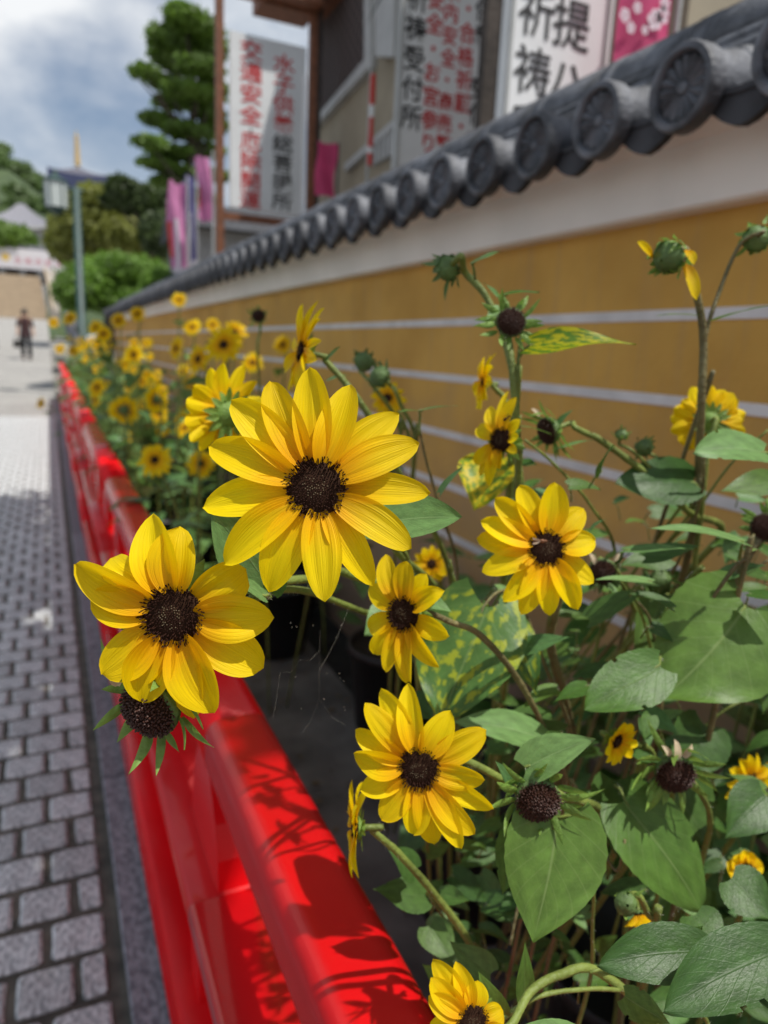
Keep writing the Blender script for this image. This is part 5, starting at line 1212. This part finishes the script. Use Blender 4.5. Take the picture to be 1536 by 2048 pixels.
for i, pts in enumerate(([(1232, 1135, .62), (1275, 1210, .64), (1300, 1290, .66), (1312, 1400, .7)], [(1262, 1190, .66), (1300, 1240, .67), (1308, 1330, .70)], [(1050, 880, .63), (1110, 930, .65), (1180, 1010, .68), (1230, 1120, .74)],
                         [(838, 850, .64), (852, 920, .66), (880, 1020, .70), (915, 1180, .78)], [(1536, 860, .7), (1460, 930, .72), (1380, 1040, .75), (1290, 1150, .8)], [(1536, 1120, .64), (1440, 1185, .66), (1330, 1300, .7)],
                         [(1190, 1740, .52), (1185, 1850, .54), (1180, 1960, .58)], [(1100, 1480, .58), (1135, 1560, .6), (1150, 1700, .64)], [(900, 1120, .60), (915, 1200, .62), (925, 1290, .68)], [(1250, 1680, .56), (1230, 1740, .57), (1140, 1560, .6)],
                         [(1536, 1385, .7), (1450, 1420, .7), (1370, 1500, .72), (1300, 1620, .76)], [(1020, 1890, .55), (1040, 1800, .56), (1060, 1760, .58), (1070, 1700, .62)])):
    q = at(*pts[-1]); pl = PL[i % len(PL)]
    stem_obj(pl, [at(*p) for p in pts] + [q + Vector((.02, .05, -.25))], .0011, .0022, (M_STEM, M_STEMB)[i % 2], 30, 900 + i)

# bee and ant
C3 = at(1078, 1082, .485)
bee = thing('bee', 'small brown bee sitting on the dark centre of the right hand sunflower', 'bee', C3)
Mb = Matrix.Translation(C3) @ RC.to_4x4() @ Matrix.Scale(.92, 4)
mb = MB(); mb.lathe([(0, -.0045), (.0014, -.0030), (.0019, -.001), (.0012, .0008), (.0016, .0018), (.0017, .0028), (.0009, .0038), (.0012, .0045), (.0008, .0056), (0, .006)], Mb @ Matrix.Rotation(R_(75), 4, 'Y'), 10)
mb.build('bee_body', mat('bee_brown', (.16, .06, .02), .6, .4, 500), bee, True, M=Matrix())
mb = MB()
for s in (1, -1): mb.add([Mb @ Vector(p) for p in ((.001, 0, .0015), (-.002, s * .0022, .0022), (-.0052, s * .0026, .002), (-.005, s * .0012, .0019))], [[0, 1, 2, 3]])
mb.build('wing', mat('bee_wing', (.5, .4, .3), .3, trans=.5), bee, M=Matrix())
mb = MB()
for s in (1, -1):
    for k in (-1, 0, 1): mb.tube([Mb @ Vector((.0015 + k * .001, s * .001, .0002)), Mb @ Vector((.0015 + k * .0022, s * .0034, .0004)), Mb @ Vector((.0015 + k * .003, s * .0042, -.0018))], .00018, 4)
mb.build('legs', M_PEG, bee, M=Matrix())
ca = at(1014, 836, .565); ant = thing('ant', 'tiny black ant on an upper petal of the narrow sideways sunflower', 'ant', ca)
Mb = Matrix.Translation(ca) @ RC.to_4x4() @ Matrix.Rotation(.6, 4, 'Z')
mb = MB(); mb.lathe([(0, -.004), (.0013, -.0025), (.0011, -.001), (.0003, -.0004), (.0007, .0004), (.0006, .0012), (.0003, .0016), (.0009, .0024), (.0006, .0032), (0, .0035)], Mb @ Matrix.Rotation(R_(90), 4, 'Y'), 8)
for s in (1, -1):
    for k in (-1, 0, 1): mb.tube([Mb @ Vector((.0006 + k * .0003, 0, 0)), Mb @ Vector((.0006 + k * .0015, s * .0016, .0006)), Mb @ Vector((.0006 + k * .0024, s * .0030, -.0008))], .00013, 4)
ao = mb.build('ant_body', M_DISK, ant, True, M=Matrix())

# cobweb threads
cw = thing('cobweb', 'faint broken cobweb threads hanging over the dark gap below the largest sunflower', 'cobweb', at(640, 1300, .5))
mb = MB(); rc = random.Random(4)
for (a_, b_) in (((565, 1345, .48), (600, 1320, .47)), ((640, 1260, .5), (638, 1400, .52)), ((638, 1400, .52), (605, 1465, .52)), ((600, 1320, .47), (640, 1300, .5)), ((640, 1340, .5), (700, 1210, .53)), ((640, 1400, .52), (690, 1450, .53)), ((560, 1345, .48), (545, 1440, .48))):
    p_ = at(*a_); q_ = at(*b_); mb.tube([p_, (p_ + q_) / 2 - Vector((0, 0, .004)), q_], .000025, 4, cap=False)
for k in range(16):
    c_ = at(rc.uniform(560, 700), rc.uniform(1230, 1460), .50); s = rc.uniform(.0002, .00045); mb.add([c_ + Vector((s, 0, 0)), c_ + Vector((0, 0, s)), c_ + Vector((-s, 0, 0)), c_ + Vector((0, 0, -s))], [[0, 1, 2, 3]])
mb.build('threads', mat('cobweb_silk', (.7, .65, .55), .4, trans=.3), cw, M=Matrix())

# ================================================================== MID AND FAR SUNFLOWERS
G_FAR = 'blurred sunflowers farther down the bed'
LP = [leaf_mesh(1, .72, 100 + i, 8, 10, .3, .2, m=m_) for i, m_ in enumerate((M_LEAF, M_LEAF_GREY, M_LEAF, M_LEAF_DARK, M_LEAF_GREY))]
def far_leaves(root, base, topz, n, r, size, seed, fx=0, fy=0):
    rr = random.Random(seed); b = Vector(base)
    for k in range(n):
        t = (k + .5) / n; a = k * 2.4 + rr.uniform(-.5, .5); z = b.z + .12 + (topz - b.z - .14) * t
        s = size * rr.uniform(.7, 1.2) * (1 - .35 * t)
        d = Vector((math.cos(a), math.sin(a), rr.uniform(-.35, .25))).normalized()
        P = Vector((b.x + fx * t, b.y + fy * t, z)) + d * s * .25
        M = frame(P, d, Vector((rr.uniform(-.3, .3), rr.uniform(-.3, .3), 1))) @ Matrix.Scale(s, 4)
        obj('leaf', rr.choice(LP), root, M)
def farflower(label, px, py, rpx, Rm=.047, nc=(0, .2, 1), seed=0, npet=16, group=G_FAR, leaves=7, X=None, **kw):
    d = Rm * FPX / rpx; C = at(px, py, d) if X is None else X
    if C.x < .30: base = Vector((max(.34, C.x + .1), C.y + .05, .1))
    else: base = Vector((min(.95, C.x), min(C.y + .05, 15), .1))
    root = thing('sunflower', label, 'sunflower', base, group)
    n = cdir(*nc); head(root, C, n, Rm, None, npet=npet, seed=seed, detail=rpx > 60, **kw)
    stem_obj(root, [base, Vector((base.x, base.y, base.z * .4 + C.z * .6)), C - n * Rm * .7, C - n * Rm * .2], .004, .003, None, 0, seed, n=4)
    if leaves: far_leaves(root, base, C.z, leaves, .1, .13, seed, C.x - base.x, C.y - base.y)
    return root
FF = [('sunflower with a round dark centre low beside the red rail, amid dark leaves', 310, 920, 37, dict(nc=(-.05, .15, 1))),
      ('big pale yellow sunflower, largest of the blurred group by the ochre wall', 448, 690, 40, dict(nc=(-.1, .1, 1))),
      ('sunflower tilted left just below the big pale one near the wall', 397, 718, 33, dict(nc=(-.45, .1, .8))),
      ('narrow oval sunflower left of the tilted one', 353, 697, 26, dict(nc=(-.6, .1, .7))),
      ('round sunflower with a black centre in the middle of the far flower mass', 268, 710, 22, {}),
      ('small sunflower against the wall right of the big pale one', 505, 726, 23, {}),
      ('sunlit sunflower with green sepals showing, above the red rail', 248, 820, 32, dict(nc=(-.3, .3, -.8))),
      ('sunflower turned half away, right of the sunlit one above the rail', 313, 798, 30, dict(nc=(-.6, .2, -.5))),
      ('lone sunflower high against the white eave of the wall', 358, 600, 17, dict(nc=(.2, .1, .8))),
      ('lone sunflower leaning far out over the pavement, left of the fence', 82, 806, 13, dict(nc=(-.4, .1, .8))),
      ('bright yellow sunflower at the far left end above the street lamp foot', 140, 637, 17, dict(nc=(-.2, .3, .9))),
      ('sunflower with a brown centre near the end of the tiled coping', 237, 641, 18, {}),
      ('sunflower just right of and above the one near the end of the coping', 275, 628, 18, {}),
      ('sunflower left of centre in the far mass, half covered by its neighbour', 207, 668, 19, {}),
      ('pair forming upper sunflower of the far left cluster', 192, 655, 17, {}),
      ('sunflower above the first bend of the red rail', 146, 702, 13, {}),
      ('leftmost tiny sunflower at the edge of the pavement', 107, 645, 12, {}),
      ('small sunflower at the edge of the rail low in the far cluster', 120, 698, 12, {}),
      ('sunflower half hidden at the left of the large turned away one', 385, 768, 26, dict(nc=(-.7, .1, .4))),
      ('sunflower above the rail between the sunlit one and the fence', 195, 775, 22, dict(nc=(-.3, .2, .8))),
      ('sunflower in the shade under the sunlit one above the rail', 190, 800, 20, dict(nc=(-.5, 0, .6))),
      ('dim sunflower low behind the large turned away one', 255, 875, 15, {}),
      ('yellow sunflower blurred against the wall near its far end', 385, 655, 20, {}),
      ('yellow sunflower seen over the top of the far leaves by the wall', 425, 650, 17, {}),
      ('sunflower pressed behind the big pale one', 470, 665, 26, dict(nc=(.3, .1, .8))),
      ('blurred sunflower behind the sideways one above the largest', 566, 690, 22, dict(nc=(-.3, .1, .8))),
      ('shaded sunflower behind the upper right petals of the largest one', 830, 912, 24, dict(nc=(.3, .1, .8)))]
for i, (lb, px, py, rr, kw) in enumerate(FF): farflower(lb, px, py, rr, seed=50 + i, **kw)
rf = random.Random(77)
for i in range(72):
    y = 2.6 + 12.5 * rf.random() ** .8; x = rf.uniform(.32, .95) if y > 4 else rf.uniform(.45, .95); z = rf.uniform(.98, 1.30) if y > 4.5 else rf.uniform(.85, 1.15)
    C = Vector((x, y, z)); c = RC.transposed() @ (C - CAM); px = 768 + FPX * c.x / -c.z; py = 1024 - FPX * c.y / -c.z
    farflower('small blurred sunflower in the crowd receding along the wall, one of many alike', px, py, .045 * FPX / -c.z, seed=100 + i, group='small sunflowers crowding the far end of the bed', nc=(rf.uniform(-.6, .3), rf.uniform(-.1, .5), rf.choice((1, 1, 1, -.4))), leaves=8)
for i in range(26):
    y = rf.uniform(1.9, 6.0); x = rf.uniform(.40, .80); z = rf.uniform(.80, 1.12)
    C = Vector((x, y, z)); c = RC.transposed() @ (C - CAM)
    farflower('medium blurred sunflower nodding among the leaves behind the red rail, one of many alike', 0, 0, 10, seed=200 + i, X=C, group='medium sunflowers behind the red rail', nc=(rf.uniform(-.7, .3), rf.uniform(-.1, .5), rf.choice((1, 1, -.5))), leaves=7) if 768 + FPX * c.x / -c.z < 420 else None
# leafy plants filling the bed
def filler(x, y, h_, n, size, seed, label, group):
    root = thing('leafy_plant', label, 'plant', (x, y, .25), group)
    rr = random.Random(seed); lean = (rr.uniform(-.06, .06), rr.uniform(-.06, .06))
    stem_obj(root, [Vector((x, y, .0)), Vector((x + lean[0] * .5, y + lean[1] * .5, h_ * .55)), Vector((x + lean[0], y + lean[1], h_))], .005, .002, None, 0, seed, n=5)
    far_leaves(root, (x, y, .16), h_, n, .12, size, seed, *lean)
G_FIL = 'leafy stems filling the flower bed'
k = 0
for y in np.arange(3.3, 15.5, .42):
    for x in (.38, .66, .93):
        k += 1; filler(x + rf.uniform(-.08, .08), y + rf.uniform(-.15, .15), rf.uniform(.85, 1.16), 13, .15, 300 + k, 'green leafy stem without a flower in the mass of foliage along the fence', G_FIL)
for (x, y, h_) in ((.95, .95, .75), (1.08, 1.15, .85), (.88, .60, .70), (1.05, .80, .9), (.80, 1.2, .5), (1.12, 1.5, .8), (1.15, 1.9, .75), (1.0, .72, .95), (1.1, .95, 1.0), (1.05, .62, 1.0), (1.12, .75, .8), (.92, .50, .8)):
    k += 1; filler(x, y, h_, 15, .15, 300 + k, 'shaded leafy stem low in the near corner of the bed, under the large leaves', 'shaded low stems in the near corner')
# fallen leaves / litter in the bed
lt_ = MB()
for i in range(260):
    p = Vector((rf.uniform(.32, 1.0), rf.uniform(.5, 6), .012 + rf.uniform(0, .01))); a = rf.uniform(0, 6.3); s = rf.uniform(.006, .022)
    q = [p + Vector((s * math.cos(a + t), s * .6 * math.sin(a + t), rf.uniform(0, .006))) for t in (0, 1.6, 3.1, 4.7)]; lt_.add(q, [[0, 1, 2, 3]])
o = lt_.build('leaf_litter', mat('dry_litter', (.12, .09, .05), .9, .5, 40)); o['kind'] = 'stuff'
# unseen tree, added outside the view, its crown shaped to shade the near pavement
ts = []
rs = random.Random(31)
for i in range(20):
    t = i / 19; ts.append(((.62 + rs.uniform(-.28, .22), -.1 + 4.9 * t, 4.5 + rs.uniform(-.15, .3)), (rs.uniform(.32, .46), rs.uniform(.32, .5), .26)))
for i in range(16):
    t = i / 15; ts.append(((1.08 + rs.uniform(-.22, .17), .35 + 4.4 * t, 4.45 + rs.uniform(-.1, .25)), (.34, .38, .24)))
for i in range(12):
    ts.append(((rs.uniform(-.35, .35), .3 + 4.2 * rs.random(), 4.7 + rs.uniform(-.1, .3)), (.4, .4, .24)))
for (x_, y_) in ((1.2, -.2), (1.1, .1), (1.3, .15), (.95, -.1), (.8, .2)): ts.append(((x_, y_, 4.5), (.24, .24, .18)))
me = foliage_faces(ts, 12500, .13, 33, shell=.2); me.materials.append(M_TREE)
tt = thing('added_shade_tree', 'unseen tree added beside the wall, with branches reaching out to shade the near pavement', 'tree', (2.0, .7, 0))
obj('crown', me, tt, Matrix())
mb = MB(); mb.tube(spline([(2.0, .7, 0), (1.95, .75, 2.2), (1.5, .95, 3.9), (.9, 1.6, 4.45), (.6, 2.8, 4.55), (.6, 4.6, 4.6)], 6), [.11 - .003 * i for i in range(31)], 8)
mb.tube([(1.3, 1.1, 4.1), (.3, .9, 4.6), (-.2, 1.6, 4.75)], [.03, .02, .01], 6); mb.tube([(.7, 2.3, 4.5), (.1, 2.6, 4.7), (-.2, 3.4, 4.8)], [.03, .02, .01], 6)
mb.build('trunk', M_BARK, tt, True, M=Matrix())
